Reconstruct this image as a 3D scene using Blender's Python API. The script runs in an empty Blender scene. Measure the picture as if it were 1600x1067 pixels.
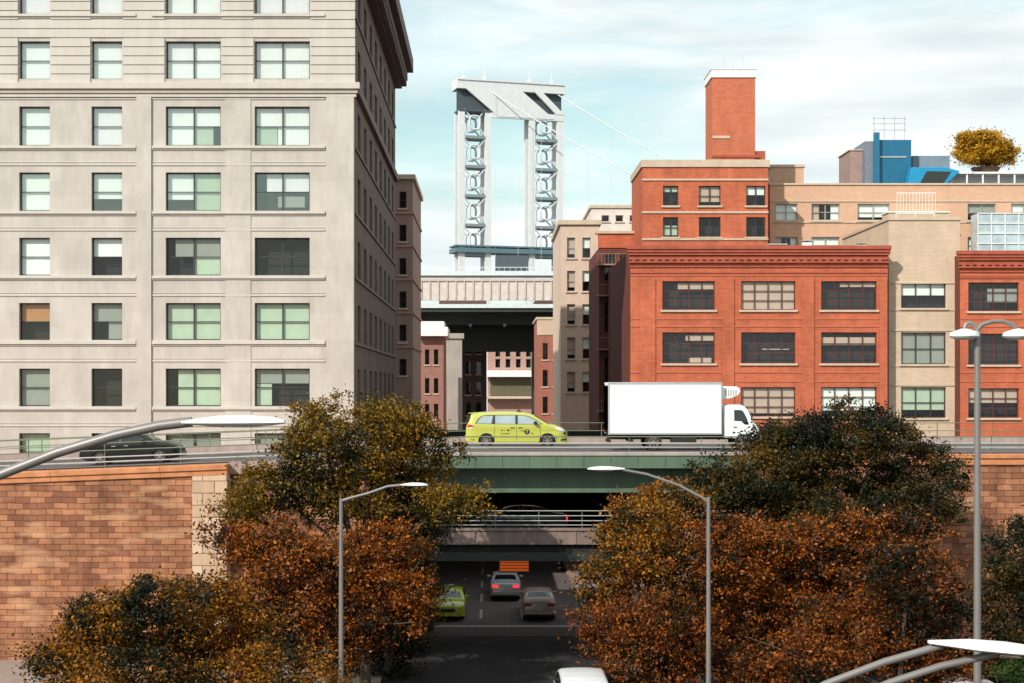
import bpy, bmesh, math, random
import numpy as np
from mathutils import Vector, Matrix
R = math.radians
random.seed(7); rng = np.random.default_rng(7)
S = bpy.context.scene
COL = S.collection

# ------------------------------------------------------------ camera, sky, sun
FP = 2222.0; PX, PY = 765.0, 605.0; CZ = 12.5
cam_d = bpy.data.cameras.new('camera'); cam = bpy.data.objects.new('camera', cam_d); COL.objects.link(cam)
cam.location = (0, 0, CZ); cam.rotation_euler = (R(90), 0, 0)
cam_d.sensor_width = 36; cam_d.lens = 50; cam_d.shift_x = 0.0219; cam_d.shift_y = 0.0447
cam_d.clip_start = 0.2; cam_d.clip_end = 9000
S.camera = cam
SUN_AZ = R(-142); SUN_EL = R(34)          # azimuth from +Y towards +X
w = bpy.data.worlds.new('World'); S.world = w; w.use_nodes = True
nt = w.node_tree; N = nt.nodes; L = nt.links
bg = N['Background']; sky = N.new('ShaderNodeTexSky'); sky.sky_type = 'NISHITA'; sky.sun_disc = False
sky.sun_elevation = SUN_EL; sky.sun_rotation = SUN_AZ % (2*math.pi); sky.air_density = 1.2; sky.dust_density = 1.0
tc = N.new('ShaderNodeTexCoord'); mp = N.new('ShaderNodeMapping'); mp.inputs['Scale'].default_value = (1.6, 1.6, 9.0)
mp.inputs['Rotation'].default_value = (0, R(5), 0)
nz = N.new('ShaderNodeTexNoise'); nz.inputs['Scale'].default_value = 1.7; nz.inputs['Detail'].default_value = 7; nz.inputs['Roughness'].default_value = .55
nz.inputs['Distortion'].default_value = .5
cr = N.new('ShaderNodeValToRGB'); cr.color_ramp.elements[0].position = .36; cr.color_ramp.elements[1].position = .54
cr.color_ramp.elements[0].color = (.42, .42, .42, 1)
nz2 = N.new('ShaderNodeTexNoise'); nz2.inputs['Scale'].default_value = 3.3; nz2.inputs['Detail'].default_value = 5
cr2 = N.new('ShaderNodeValToRGB'); cr2.color_ramp.elements[0].color = (6.5, 7.2, 7.35, 1); cr2.color_ramp.elements[1].color = (8.9, 9.35, 9.3, 1)
cr2.color_ramp.elements[0].position = .35; cr2.color_ramp.elements[1].position = .62
mx = N.new('ShaderNodeMixRGB')
tint = N.new('ShaderNodeMixRGB'); tint.blend_type = 'MULTIPLY'; tint.inputs[0].default_value = 1; tint.inputs[2].default_value = (1.0, 1.35, 1.15, 1)
L.new(tc.outputs['Generated'], mp.inputs['Vector']); L.new(mp.outputs[0], nz.inputs['Vector']); L.new(mp.outputs[0], nz2.inputs['Vector'])
L.new(nz.outputs['Fac'], cr.inputs[0]); L.new(nz2.outputs['Fac'], cr2.inputs[0])
L.new(cr.outputs[0], mx.inputs[0]); L.new(sky.outputs[0], tint.inputs[1]); L.new(tint.outputs[0], mx.inputs[1]); L.new(cr2.outputs[0], mx.inputs[2])
L.new(mx.outputs[0], bg.inputs[0]); bg.inputs[1].default_value = 0.105
sd = bpy.data.lights.new('sun', 'SUN'); sd.energy = 4.2; sd.angle = R(.6); sd.color = (1, .93, .84)
so = bpy.data.objects.new('sun', sd); COL.objects.link(so)
sv = Vector((math.sin(SUN_AZ)*math.cos(SUN_EL), math.cos(SUN_AZ)*math.cos(SUN_EL), math.sin(SUN_EL)))
so.rotation_euler = sv.to_track_quat('Z', 'Y').to_euler(); so.location = sv*50 + Vector((0, 0, 60))
S.view_settings.view_transform = 'Standard'; S.view_settings.look = 'None'; S.view_settings.gamma = 1; S.view_settings.exposure = 0.20

def xx(px, Y): return (px-PX)/FP*Y
def zz(py, Y): return CZ+(PY-py)/FP*Y
def P(px, py, Y): return Vector((xx(px, Y), Y, zz(py, Y)))

# ------------------------------------------------------------ materials
MATS = {}
def mat(name, c, rough=.6, metal=0, var=.12, vs=1.5, bump=0, bs=20, emit=None, es=0, spec=.5, streak=False):
    if name in MATS: return MATS[name]
    m = bpy.data.materials.new(name); m.use_nodes = True; nt = m.node_tree; b = nt.nodes['Principled BSDF']
    b.inputs['Roughness'].default_value = rough; b.inputs['Metallic'].default_value = metal
    b.inputs['Specular IOR Level'].default_value = spec
    g = nt.nodes.new('ShaderNodeNewGeometry')
    n = nt.nodes.new('ShaderNodeTexNoise'); n.inputs['Scale'].default_value = vs; n.inputs['Detail'].default_value = 6; n.inputs['Roughness'].default_value = .65
    if streak:
        mpn = nt.nodes.new('ShaderNodeMapping'); mpn.inputs['Scale'].default_value = (1.0, 1.0, .18)
        nt.links.new(g.outputs['Position'], mpn.inputs[0]); nt.links.new(mpn.outputs[0], n.inputs['Vector'])
    else: nt.links.new(g.outputs['Position'], n.inputs['Vector'])
    r = nt.nodes.new('ShaderNodeValToRGB'); r.color_ramp.elements[0].position = .3; r.color_ramp.elements[1].position = .7
    r.color_ramp.elements[0].color = tuple(x*(1-var) for x in c)+(1,); r.color_ramp.elements[1].color = tuple(min(1, x*(1+var)) for x in c)+(1,)
    nt.links.new(n.outputs['Fac'], r.inputs[0]); nt.links.new(r.outputs[0], b.inputs['Base Color'])
    if bump:
        n2 = nt.nodes.new('ShaderNodeTexNoise'); n2.inputs['Scale'].default_value = bs; n2.inputs['Detail'].default_value = 4
        nt.links.new(g.outputs['Position'], n2.inputs['Vector'])
        bp = nt.nodes.new('ShaderNodeBump'); bp.inputs['Strength'].default_value = bump; bp.inputs['Distance'].default_value = .05
        nt.links.new(n2.outputs['Fac'], bp.inputs['Height']); nt.links.new(bp.outputs[0], b.inputs['Normal'])
    if emit: b.inputs['Emission Color'].default_value = emit+(1,); b.inputs['Emission Strength'].default_value = es
    MATS[name] = m; return m
def brick(name, c1, c2, cm, bw=.6, bh=.22, mort=.012, rough=.85, var=.35, vs=.35, bias=0., dirt=(0.8, 1.15), bump=.5, sq=1.):
    if name in MATS: return MATS[name]
    m = bpy.data.materials.new(name); m.use_nodes = True; nt = m.node_tree; Nn = nt.nodes; Ll = nt.links; b = Nn['Principled BSDF']
    b.inputs['Roughness'].default_value = rough; b.inputs['Specular IOR Level'].default_value = .25
    g = Nn.new('ShaderNodeNewGeometry'); s = Nn.new('ShaderNodeSeparateXYZ'); a = Nn.new('ShaderNodeMath'); cb = Nn.new('ShaderNodeCombineXYZ')
    Ll.new(g.outputs['Position'], s.inputs[0]); Ll.new(s.outputs[0], a.inputs[0]); Ll.new(s.outputs[1], a.inputs[1]); Ll.new(a.outputs[0], cb.inputs[0]); Ll.new(s.outputs[2], cb.inputs[1])
    t = Nn.new('ShaderNodeTexBrick'); t.inputs['Scale'].default_value = 1; t.inputs['Brick Width'].default_value = bw; t.inputs['Row Height'].default_value = bh
    t.inputs['Mortar Size'].default_value = mort; t.inputs['Mortar Smooth'].default_value = .2; t.inputs['Bias'].default_value = bias; t.squash = sq
    t.inputs['Color1'].default_value = c1+(1,); t.inputs['Color2'].default_value = c2+(1,); t.inputs['Mortar'].default_value = cm+(1,)
    Ll.new(cb.outputs[0], t.inputs['Vector'])
    n = Nn.new('ShaderNodeTexNoise'); n.inputs['Scale'].default_value = vs*2; n.inputs['Detail'].default_value = 8; n.inputs['Roughness'].default_value = .72
    mpw = Nn.new('ShaderNodeMapping'); mpw.inputs['Scale'].default_value = (1, 1, .32); Ll.new(g.outputs['Position'], mpw.inputs[0]); Ll.new(mpw.outputs[0], n.inputs['Vector'])
    r = Nn.new('ShaderNodeMapRange'); r.inputs[1].default_value = .3; r.inputs[2].default_value = .7; r.inputs[3].default_value = dirt[0]; r.inputs[4].default_value = dirt[1]
    Ll.new(n.outputs['Fac'], r.inputs[0])
    mu = Nn.new('ShaderNodeVectorMath'); mu.operation = 'SCALE'; Ll.new(t.outputs['Color'], mu.inputs[0]); Ll.new(r.outputs[0], mu.inputs['Scale'])
    Ll.new(mu.outputs[0], b.inputs['Base Color'])
    bp = Nn.new('ShaderNodeBump'); bp.inputs['Strength'].default_value = bump; bp.inputs['Distance'].default_value = .03; bp.invert = True
    Ll.new(t.outputs['Fac'], bp.inputs['Height']); Ll.new(bp.outputs[0], b.inputs['Normal'])
    MATS[name] = m; return m
def pane_mat(name, tintc=(.02, .025, .025), alpha=.72, rough=.04):
    if name in MATS: return MATS[name]
    m = bpy.data.materials.new(name); m.use_nodes = True; nt = m.node_tree; Nn = nt.nodes; Ll = nt.links
    out = Nn['Material Output']; Nn.remove(Nn['Principled BSDF'])
    tr = Nn.new('ShaderNodeBsdfTransparent'); tr.inputs[0].default_value = (.95, .98, .96, 1)
    gl = Nn.new('ShaderNodeBsdfGlossy'); gl.inputs['Roughness'].default_value = rough
    g = Nn.new('ShaderNodeNewGeometry'); nz = Nn.new('ShaderNodeTexNoise'); nz.inputs['Scale'].default_value = .9
    Ll.new(g.outputs['Position'], nz.inputs['Vector']); bp = Nn.new('ShaderNodeBump'); bp.inputs['Strength'].default_value = .03; bp.inputs['Distance'].default_value = .1
    Ll.new(nz.outputs['Fac'], bp.inputs['Height']); Ll.new(bp.outputs[0], gl.inputs['Normal'])
    mxn = Nn.new('ShaderNodeMixShader'); mxn.inputs[0].default_value = 1-alpha
    Ll.new(tr.outputs[0], mxn.inputs[1]); Ll.new(gl.outputs[0], mxn.inputs[2]); Ll.new(mxn.outputs[0], out.inputs['Surface'])
    MATS[name] = m; return m
def leaf_mat(name, cols, ns=.55):
    m = bpy.data.materials.new(name); m.use_nodes = True; nt = m.node_tree; Nn = nt.nodes; Ll = nt.links; b = Nn['Principled BSDF']
    g = Nn.new('ShaderNodeNewGeometry'); n = Nn.new('ShaderNodeTexNoise'); n.inputs['Scale'].default_value = ns; n.inputs['Detail'].default_value = 2.5
    Ll.new(g.outputs['Position'], n.inputs['Vector'])
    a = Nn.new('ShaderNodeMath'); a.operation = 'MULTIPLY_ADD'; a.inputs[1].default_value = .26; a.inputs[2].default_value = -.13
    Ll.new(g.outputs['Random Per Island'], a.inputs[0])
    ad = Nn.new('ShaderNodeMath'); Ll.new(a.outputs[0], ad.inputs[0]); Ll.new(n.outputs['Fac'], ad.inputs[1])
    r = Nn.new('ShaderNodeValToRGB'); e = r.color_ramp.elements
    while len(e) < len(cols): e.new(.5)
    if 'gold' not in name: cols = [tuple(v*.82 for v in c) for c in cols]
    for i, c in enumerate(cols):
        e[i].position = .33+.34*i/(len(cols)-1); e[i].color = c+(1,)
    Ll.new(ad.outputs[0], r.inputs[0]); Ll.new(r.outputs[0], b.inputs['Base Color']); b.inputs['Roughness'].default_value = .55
    b.inputs['Specular IOR Level'].default_value = .3
    tl = Nn.new('ShaderNodeBsdfTranslucent'); Ll.new(r.outputs[0], tl.inputs[0]); mxn = Nn.new('ShaderNodeMixShader'); mxn.inputs[0].default_value = .3
    Ll.new(b.outputs[0], mxn.inputs[1]); Ll.new(tl.outputs[0], mxn.inputs[2]); Ll.new(mxn.outputs[0], Nn['Material Output'].inputs['Surface'])
    return m

M = dict(
 cream=brick('cream_stone', (.475, .435, .395), (.505, .465, .42), (.42, .38, .34), 1.6, .9, .006, dirt=(.80, 1.10), bump=.25),
 cream_trim=mat('cream_trim', (.50, .465, .42), .8, var=.08, streak=True),
 belt_shadow_brown=mat('belt_shadow_brown', (.36, .25, .17), .8),
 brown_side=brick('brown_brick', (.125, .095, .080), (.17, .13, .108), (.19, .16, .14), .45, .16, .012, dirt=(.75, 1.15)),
 brown_trim=mat('brown_trim', (.16, .12, .10), .8),
 cornice=mat('dark_cornice', (.085, .05, .045), .7),
 red=brick('red_brick', (.54, .13, .058), (.45, .10, .046), (.42, .20, .13), .42, .15, .012, dirt=(.70, 1.15)),
 red_corn=mat('red_cornice', (.34, .075, .04), .75, var=.2),
 red_side=brick('shade_toned_red_brick', (.17, .045, .03), (.12, .035, .028), (.16, .08, .06), .42, .15, .012),  # dark copy of the red brick, shade painted into the colour
 sill=mat('sill_stone', (.50, .40, .30), .8),
 tan=brick('tan_brick', (.52, .40, .29), (.57, .45, .34), (.48, .38, .29), .42, .15, .01, dirt=(.9, 1.08)),
 peach=brick('peach_brick', (.55, .33, .21), (.59, .37, .25), (.52, .36, .27), .42, .15, .01, dirt=(.92, 1.08)),
 beige=mat('beige_stucco', (.55, .42, .33), .85, var=.1),
 pink=mat('pink_brick', (.38, .22, .18), .85, var=.12),
 white=mat('white_trim', (.75, .75, .72), .6, var=.06),
 roof=mat('roof_felt', (.10, .10, .10), .9),
 inside=mat('room_shade_black', (.012, .011, .012), .9),  # near-black backing; the darkness of unlit rooms is in its colour
 frame_dark=mat('dark_window_frame', (.035, .03, .028), .5),
 frame_light=mat('cream_window_frame', (.34, .32, .29), .5),
 frame_maroon=mat('maroon_window_frame', (.10, .022, .018), .5),
 pane=pane_mat('window_glass', alpha=.94), pane_side=pane_mat('flank_glass', alpha=.9), pane_bright=pane_mat('bright_window_glass', alpha=.80),
 b_pale=mat('pale_blind', (.74, .79, .77), .8, var=.05), b_lav=mat('lavender_blind', (.72, .72, .75), .8, var=.04),
 b_green=mat('green_blind', (.40, .50, .38), .8, var=.08), b_grey=mat('grey_blind', (.26, .28, .25), .8, var=.08),
 b_orange=mat('orange_blind', (.42, .20, .08), .8, var=.08), b_tan=mat('tan_blind', (.48, .36, .29), .8, var=.08),
 stone=None,
 coping=mat('rust_coping', (.50, .20, .085), .8, var=.25),
 quoin=brick('pale_quoin_stone', (.66, .48, .35), (.50, .34, .23), (.22, .13, .08), 1.1, .55, .02, dirt=(.75, 1.15)),
 asphalt=mat('asphalt', (.013, .012, .013), .85, var=.3, vs=.8, bump=.3, bs=30),  # near-black; the shadow over the cross road is put into the colour
 asphalt2=mat('worn_asphalt', (.085, .076, .075), .85, var=.25, vs=.7, bump=.3, bs=30),
 concrete=mat('concrete', (.33, .29, .26), .85, var=.18, streak=True),
 concrete2=mat('pinkish_concrete', (.33, .25, .22), .85, var=.2, streak=True),
 pave=mat('pavement_slab', (.27, .21, .18), .85, var=.15),
 green_steel=mat('green_steel', (.085, .135, .09), .55, var=.18, streak=True),
 dark_steel=mat('dark_green_steel', (.02, .028, .024), .6),
 galv=mat('galvanised_steel', (.50, .50, .47), .45, .5, var=.1),
 rail_green=mat('green_rail_paint', (.12, .15, .09), .5),
 steel=mat('hazed_bridge_steel', (.54, .59, .61), .6, var=.1),  # both light bridge steels are blue-grey, lightened further to stand in for haze
 steel_pale=mat('hazed_pale_bridge_steel', (.60, .63, .64), .6, var=.1),
 steel_dark=mat('bridge_dark_steel', (.055, .075, .09), .6),
 lamp=mat('lamp_metal', (.20, .19, .18), .45, .3, var=.08), lamp_head=mat('lamp_head_paint', (.72, .76, .77), .4, var=.05), lamp_glass=mat('lamp_lens', (.6, .62, .6), .2),
 paint_white=mat('road_paint', (.40, .38, .35), .7, var=.2, vs=4),
 street=mat('lit_tone_asphalt', (.11, .092, .09), .85, var=.25, vs=.7, bump=.3, bs=30),  # paler asphalt; the street's lit look is put into the colour
 soil=mat('soil', (.06, .045, .03), .95, var=.3, bump=.5, bs=6),
 bark=mat('bark', (.07, .05, .035), .9, var=.3, bump=.5),
 blue=mat('blue_metal', (.01, .13, .24), .45, var=.1), blue2=mat('bright_blue_metal', (.01, .24, .46), .4, var=.1),
)
def stone_mat():
    m = brick('rust_masonry', (.44, .195, .10), (.22, .088, .05), (.12, .055, .03), .70, .27, .014, dirt=(.50, 1.35), vs=.5, bump=.9)
    nt = m.node_tree; b = nt.nodes['Principled BSDF']; t = [n for n in nt.nodes if n.type == 'TEX_BRICK'][0]
    wn = nt.nodes.new('ShaderNodeTexNoise'); wn.inputs['Scale'].default_value = 1.3; wn.inputs['Detail'].default_value = 4
    wv = nt.nodes.new('ShaderNodeVectorMath'); wv.operation = 'MULTIPLY_ADD'; wv.inputs[1].default_value = (.30, .10, 0)
    src = t.inputs['Vector'].links[0].from_socket; nt.links.new(src, wn.inputs['Vector']); nt.links.new(wn.outputs['Color'], wv.inputs[0]); nt.links.new(src, wv.inputs[2]); nt.links.new(wv.outputs[0], t.inputs['Vector'])
    n = nt.nodes.new('ShaderNodeTexNoise'); n.inputs['Scale'].default_value = .16; n.inputs['Detail'].default_value = 4
    g = [q for q in nt.nodes if q.type == 'NEW_GEOMETRY'][0]
    mpn = nt.nodes.new('ShaderNodeMapping'); mpn.inputs['Scale'].default_value = (2.2, 2.2, 9); nt.links.new(g.outputs['Position'], mpn.inputs[0]); nt.links.new(mpn.outputs[0], n.inputs['Vector'])
    r = nt.nodes.new('ShaderNodeValToRGB'); r.color_ramp.elements[0].position = .56; r.color_ramp.elements[1].position = .68
    nt.links.new(n.outputs['Fac'], r.inputs[0])
    mxn = nt.nodes.new('ShaderNodeMixRGB'); mxn.inputs[2].default_value = (.60, .35, .20, 1)
    old = b.inputs['Base Color'].links[0].from_socket
    sc = nt.nodes.new('ShaderNodeMath'); sc.operation = 'MULTIPLY'; sc.inputs[1].default_value = .5; nt.links.new(r.outputs[0], sc.inputs[0])
    nt.links.new(sc.outputs[0], mxn.inputs[0]); nt.links.new(old, mxn.inputs[1]); nt.links.new(mxn.outputs[0], b.inputs['Base Color'])
    return m
M['stone'] = stone_mat()
def paint(name, c, rough=.28, coat=.6):
    m = mat(name, c, rough, var=.03); b = m.node_tree.nodes['Principled BSDF']; b.inputs['Coat Weight'].default_value = coat; b.inputs['Coat Roughness'].default_value = .08
    return m
CP = dict(taxi=paint('taxi_lime_paint', (.43, .45, .075)), cab=paint('cab_yellow_paint', (.60, .74, .03)), black=paint('black_car_paint', (.006, .006, .007), .3, .15),
 silver=paint('silver_car_paint', (.42, .44, .46), .3), beige=paint('beige_car_paint', (.55, .43, .36), .3), white=paint('white_car_paint', (.78, .80, .80), .35), dark=paint('grey_car_paint', (.06, .065, .07), .25),
 glass=mat('car_glass', (.012, .016, .017), .06, spec=.9), glass_light=mat('pale_car_glass', (.30, .38, .40), .08, spec=.9), rubber=mat('tyre_rubber', (.02, .02, .02), .8), rim=mat('wheel_alloy', (.42, .33, .30), .35, .6),
 black_trim=mat('black_trim', (.015, .015, .015), .45), red=mat('tail_lens', (.45, .02, .02), .2), redlit=mat('lit_tail_lens', (.5, .02, .02), .2, emit=(1, .04, .05), es=1.2),
 lens=mat('head_lens', (.65, .70, .72), .15), plate=mat('number_plate', (.7, .68, .5), .5), under=mat('underbody', (.015, .015, .015), .8))

# ------------------------------------------------------------ mesh helpers
ORG = {}
class MB:
    def __init__(s): s.v = []; s.f = []; s.mi = []; s.cur = 0
    def face(s, pts):
        n = len(s.v); s.v += [tuple(p) for p in pts]; s.f.append(tuple(range(n, n+len(pts)))); s.mi.append(s.cur); return s
    def hexa(s, c):
        n = len(s.v); s.v += [tuple(p) for p in c]
        for q in ((0, 3, 2, 1), (4, 5, 6, 7), (0, 1, 5, 4), (1, 2, 6, 5), (2, 3, 7, 6), (3, 0, 4, 7)): s.f.append(tuple(n+i for i in q)); s.mi.append(s.cur)
        return s
    def box(s, x0, x1, y0, y1, z0, z1):
        x0, x1 = min(x0, x1), max(x0, x1); y0, y1 = min(y0, y1), max(y0, y1); z0, z1 = min(z0, z1), max(z0, z1)
        return s.hexa([(x0, y0, z0), (x1, y0, z0), (x1, y1, z0), (x0, y1, z0), (x0, y0, z1), (x1, y0, z1), (x1, y1, z1), (x0, y1, z1)])
    def obox(s, F, u0, u1, w0, w1, d0, d1):      # in a wall frame F: u along, w up, d out of the wall
        return s.hexa([F(u0, w0, d1), F(u1, w0, d1), F(u1, w0, d0), F(u0, w0, d0), F(u0, w1, d1), F(u1, w1, d1), F(u1, w1, d0), F(u0, w1, d0)])
    def bar(s, a, b, wd, ht=None, up=(0, 0, 1)):
        a = Vector(a); b = Vector(b); ht = ht or wd; d = (b-a).normalized(); up = Vector(up)
        if abs(d.dot(up)) > .99: up = Vector((0, 1, 0))
        sx = d.cross(up).normalized()*wd/2; sz = sx.cross(d).normalized()*ht/2
        return s.hexa([a-sx-sz, a+sx-sz, b+sx-sz, b-sx-sz, a-sx+sz, a+sx+sz, b+sx+sz, b-sx+sz])
    def tube(s, pts, rad, n=10, caps=True):
        pts = [Vector(p) for p in pts]; rad = rad if isinstance(rad, (list, tuple)) else [rad]*len(pts)
        base = len(s.v); prev = None
        for i, p in enumerate(pts):
            d = (pts[min(i+1, len(pts)-1)]-pts[max(i-1, 0)]).normalized()
            if prev is None:
                a = Vector((1, 0, 0)) if abs(d.x) < .8 else Vector((0, 1, 0)); u = d.cross(a).normalized()
            else: u = (prev - d*prev.dot(d)).normalized()
            prev = u; v = d.cross(u)
            for k in range(n):
                t = 2*math.pi*k/n; s.v.append(tuple(p+(u*math.cos(t)+v*math.sin(t))*rad[i]))
        for i in range(len(pts)-1):
            for k in range(n):
                s.f.append((base+i*n+k, base+i*n+(k+1) % n, base+(i+1)*n+(k+1) % n, base+(i+1)*n+k)); s.mi.append(s.cur)
        if caps:
            s.f.append(tuple(base+k for k in reversed(range(n)))); s.mi.append(s.cur)
            s.f.append(tuple(base+(len(pts)-1)*n+k for k in range(n))); s.mi.append(s.cur)
        return s
    def prism(s, pts, y0, y1):                  # (x,z) outline extruded along y
        n = len(s.v); k = len(pts)
        s.v += [(p[0], y0, p[1]) for p in pts]+[(p[0], y1, p[1]) for p in pts]
        s.f.append(tuple(range(n, n+k))); s.mi.append(s.cur); s.f.append(tuple(range(n+2*k-1, n+k-1, -1))); s.mi.append(s.cur)
        for i in range(k): s.f.append((n+i, n+k+i, n+k+(i+1) % k, n+(i+1) % k)); s.mi.append(s.cur)
        return s
    def lathe(s, c, prof, n=24, axis='y'):
        base = len(s.v)
        for (r, h) in prof:
            for k in range(n):
                t = 2*math.pi*k/n; a, b = r*math.cos(t), r*math.sin(t)
                s.v.append((c[0]+a, c[1]+h, c[2]+b) if axis == 'y' else (c[0]+a, c[1]+b, c[2]+h))
        for i in range(len(prof)-1):
            for k in range(n): s.f.append((base+i*n+k, base+i*n+(k+1) % n, base+(i+1)*n+(k+1) % n, base+(i+1)*n+k)); s.mi.append(s.cur)
        return s
    def build(s, name, m, parent=None, smooth=False, bevel=0, zfun=None, fixn=True):
        me = bpy.data.meshes.new(name); o = bpy.data.objects.new(name, me); COL.objects.link(o)
        vs = s.v
        if zfun: vs = [(a, b, c+zfun(a)) for a, b, c in vs]
        if parent is not None:
            g = ORG.get(parent.name, (0, 0, 0)); ORG[o.name] = g; vs = [(a-g[0], b-g[1], c-g[2]) for a, b, c in vs]; o.parent = parent
        me.from_pydata(vs, [], s.f)
        for mm in (m if isinstance(m, (list, tuple)) else [m]): me.materials.append(mm)
        if any(s.mi): me.polygons.foreach_set('material_index', s.mi)
        if fixn:
            bm = bmesh.new(); bm.from_mesh(me); bmesh.ops.recalc_face_normals(bm, faces=bm.faces); bm.to_mesh(me); bm.free()
        if smooth:
            me.polygons.foreach_set('use_smooth', [True]*len(me.polygons))
            try: me.set_sharp_from_angle(angle=R(38))
            except Exception: pass
        if bevel:
            bv = o.modifiers.new('bevel', 'BEVEL'); bv.width = bevel; bv.segments = 2; bv.limit_method = 'ANGLE'
        me.update(); return o
def tag(o, label=None, cat=None, group=None, kind=None):
    if label: o['label'] = label
    if cat: o['category'] = cat
    if group: o['group'] = group
    if kind: o['kind'] = kind
    return o
def thing(name, loc, label, cat, group=None, kind=None):
    o = bpy.data.objects.new(name, None); COL.objects.link(o); o.location = loc; ORG[o.name] = tuple(loc); o.empty_display_size = .3
    return tag(o, label, cat, group, kind)
def setting(o): o['kind'] = 'structure'; return o
def wallframe(o, ux, n):
    o = Vector(o); ux = Vector(ux); n = Vector(n)
    return lambda u, w, d: o+ux*u+Vector((0, 0, w))+n*d
def facade(mb, F, u0, u1, w0, w1, ops, depth=.3):
    us = sorted({u0, u1}|{a for o in ops for a in o[:2]}); ws = sorted({w0, w1}|{a for o in ops for a in o[2:4]})
    us = [u for u in us if u0 <= u <= u1]; ws = [q for q in ws if w0 <= q <= w1]
    for j in range(len(ws)-1):
        wm = (ws[j]+ws[j+1])/2; i = 0
        while i < len(us)-1:
            if any(o[0] < (us[i]+us[i+1])/2 < o[1] and o[2] < wm < o[3] for o in ops): i += 1; continue
            k = i
            while k < len(us)-1 and not any(o[0] < (us[k]+us[k+1])/2 < o[1] and o[2] < wm < o[3] for o in ops): k += 1
            mb.face([F(us[i], ws[j], 0), F(us[k], ws[j], 0), F(us[k], ws[j+1], 0), F(us[i], ws[j+1], 0)]); i = k
    for a, b, c, d in [o[:4] for o in ops]:
        for (p, q) in (((a, c), (b, c)), ((b, c), (b, d)), ((b, d), (a, d)), ((a, d), (a, c))):
            mb.face([F(p[0], p[1], 0), F(q[0], q[1], 0), F(q[0], q[1], -depth), F(p[0], p[1], -depth)])
def window(parent, F, a, b, c, d, cols, rows, fm, depth=.3, blinds=(), pane=None, fw=.07, bw=.045, sill=None, subs=True):
    m = MB(); q0, q1 = -depth, -depth+.1
    m.obox(F, a, b, d-fw, d, q0, q1); m.obox(F, a, b, c, c+fw, q0, q1); m.obox(F, a, a+fw, c+fw, d-fw, q0, q1); m.obox(F, b-fw, b, c+fw, d-fw, q0, q1)
    for i in range(1, cols):
        u = a+(b-a)*i/cols; t = bw*(1.5 if cols == 2 else 1); m.obox(F, u-t/2, u+t/2, c+fw, d-fw, q0, q1-.012)
    for i in range(1, rows):
        z = c+(d-c)*i/rows; m.obox(F, a+fw, b-fw, z-bw/2, z+bw/2, q0, q1-.022)
    o = m.build('window', fm, parent)
    MB().face([F(a+.03, c+.03, -depth+.03), F(b-.03, c+.03, -depth+.03), F(b-.03, d-.03, -depth+.03), F(a+.03, d-.03, -depth+.03)]).build('pane', pane or M['pane'], o, fixn=False)
    for (u0, u1, w0, w1, bm) in blinds:       # fractions of the opening
        mm = MB(); A, B, C_, D = a+(b-a)*u0, a+(b-a)*u1, c+(d-c)*w0, c+(d-c)*w1
        mm.obox(F, A+.02, B-.02, C_+.02, D-.02, -depth-.10, -depth-.07); mm.build('blind', M[bm], o)
    if sill:
        s = MB(); s.obox(F, a-.15, b+.15, c-.16, c-.002, .002, .14); s.build('sill', sill, o, bevel=.015)
    return o

# ------------------------------------------------------------ ground, streets
g = MB(); g.face([(-900, -200, 0), (900, -200, 0), (900, 1400, 0), (-900, 1400, 0)]); setting(g.build('ground', M['soil']))
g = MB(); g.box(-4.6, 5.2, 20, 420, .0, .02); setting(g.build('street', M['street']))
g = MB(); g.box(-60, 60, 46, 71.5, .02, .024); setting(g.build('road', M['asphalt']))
g = MB()
for x0, x1 in ((-40, -4.6), (5.2, 40)): g.box(x0, x1, 71.6, 400, .0, .16)
g.box(-40, -4.6, 58, 64.4, 0, .16); g.box(5.2, 9, 40, 64.4, 0, .16)
setting(g.build('pavement', M['pave']))
g = MB()
g.box(-4.4, 5.0, 74.2, 74.7, .02, .026)
for y in range(77, 130, 6): g.box(-.55, -.40, y, y+3, .02, .0264); g.box(1.72, 1.84, y, y+3, .02, .0264)
setting(g.build('road_markings', M['paint_white']))

# ------------------------------------------------------------ elevated highway
def dz(x): return 0 if x > -1 else .039*(x+1)
DECK = 9.5
XS = [-70, -60, -50, -40, -30, -20, -15, -10, -6, -3.8, -1, 4, 8, 12.4, 20, 30, 45, 60, 75]
def strip(m, y0, y1, z0, z1, xa=-70, xb=75):
    xs = [xa]+[x for x in XS if xa < x < xb]+[xb]
    for a, b in zip(xs[:-1], xs[1:]):
        m.hexa([(a, y0, z0+dz(a)), (b, y0, z0+dz(b)), (b, y1, z0+dz(b)), (a, y1, z0+dz(a)), (a, y0, z1+dz(a)), (b, y0, z1+dz(b)), (b, y1, z1+dz(b)), (a, y1, z1+dz(a))])
    return m
m = MB(); strip(m, 65.9, 76.6, DECK-.25, DECK); setting(m.build('highway_deck', M['asphalt2']))
m = MB()
for x in range(-66, 70, 9): strip(m, 70.0, 70.12, DECK, DECK+.005, x, x+3)
strip(m, 66.35, 66.45, DECK, DECK+.005); setting(m.build('lane_markings', M['paint_white']))
XL, XR = -3.8, 12.4     # span over the street
br = thing('highway_overpass', (4.3, 65.6, 8.5), 'green steel girder overpass carrying the taxi and white truck over the street', 'overpass')
m = MB(); m.box(XL, XR, 65.4, 65.899, DECK-.13, DECK+.02); m.build('edge_beam', M['concrete'], br, bevel=.02)
m = MB(); m.box(XL, XR, 65.46, 65.52, DECK-.66, DECK-.132); m.box(XL, XR, 65.42, 65.75, DECK-.70, DECK-.661)
for i in range(13):
    x = XL+.6+i*1.25; m.box(x, x+.03, 65.43, 65.459, DECK-.65, DECK-.14)
m.build('girder', M['green_steel'], br)
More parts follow.
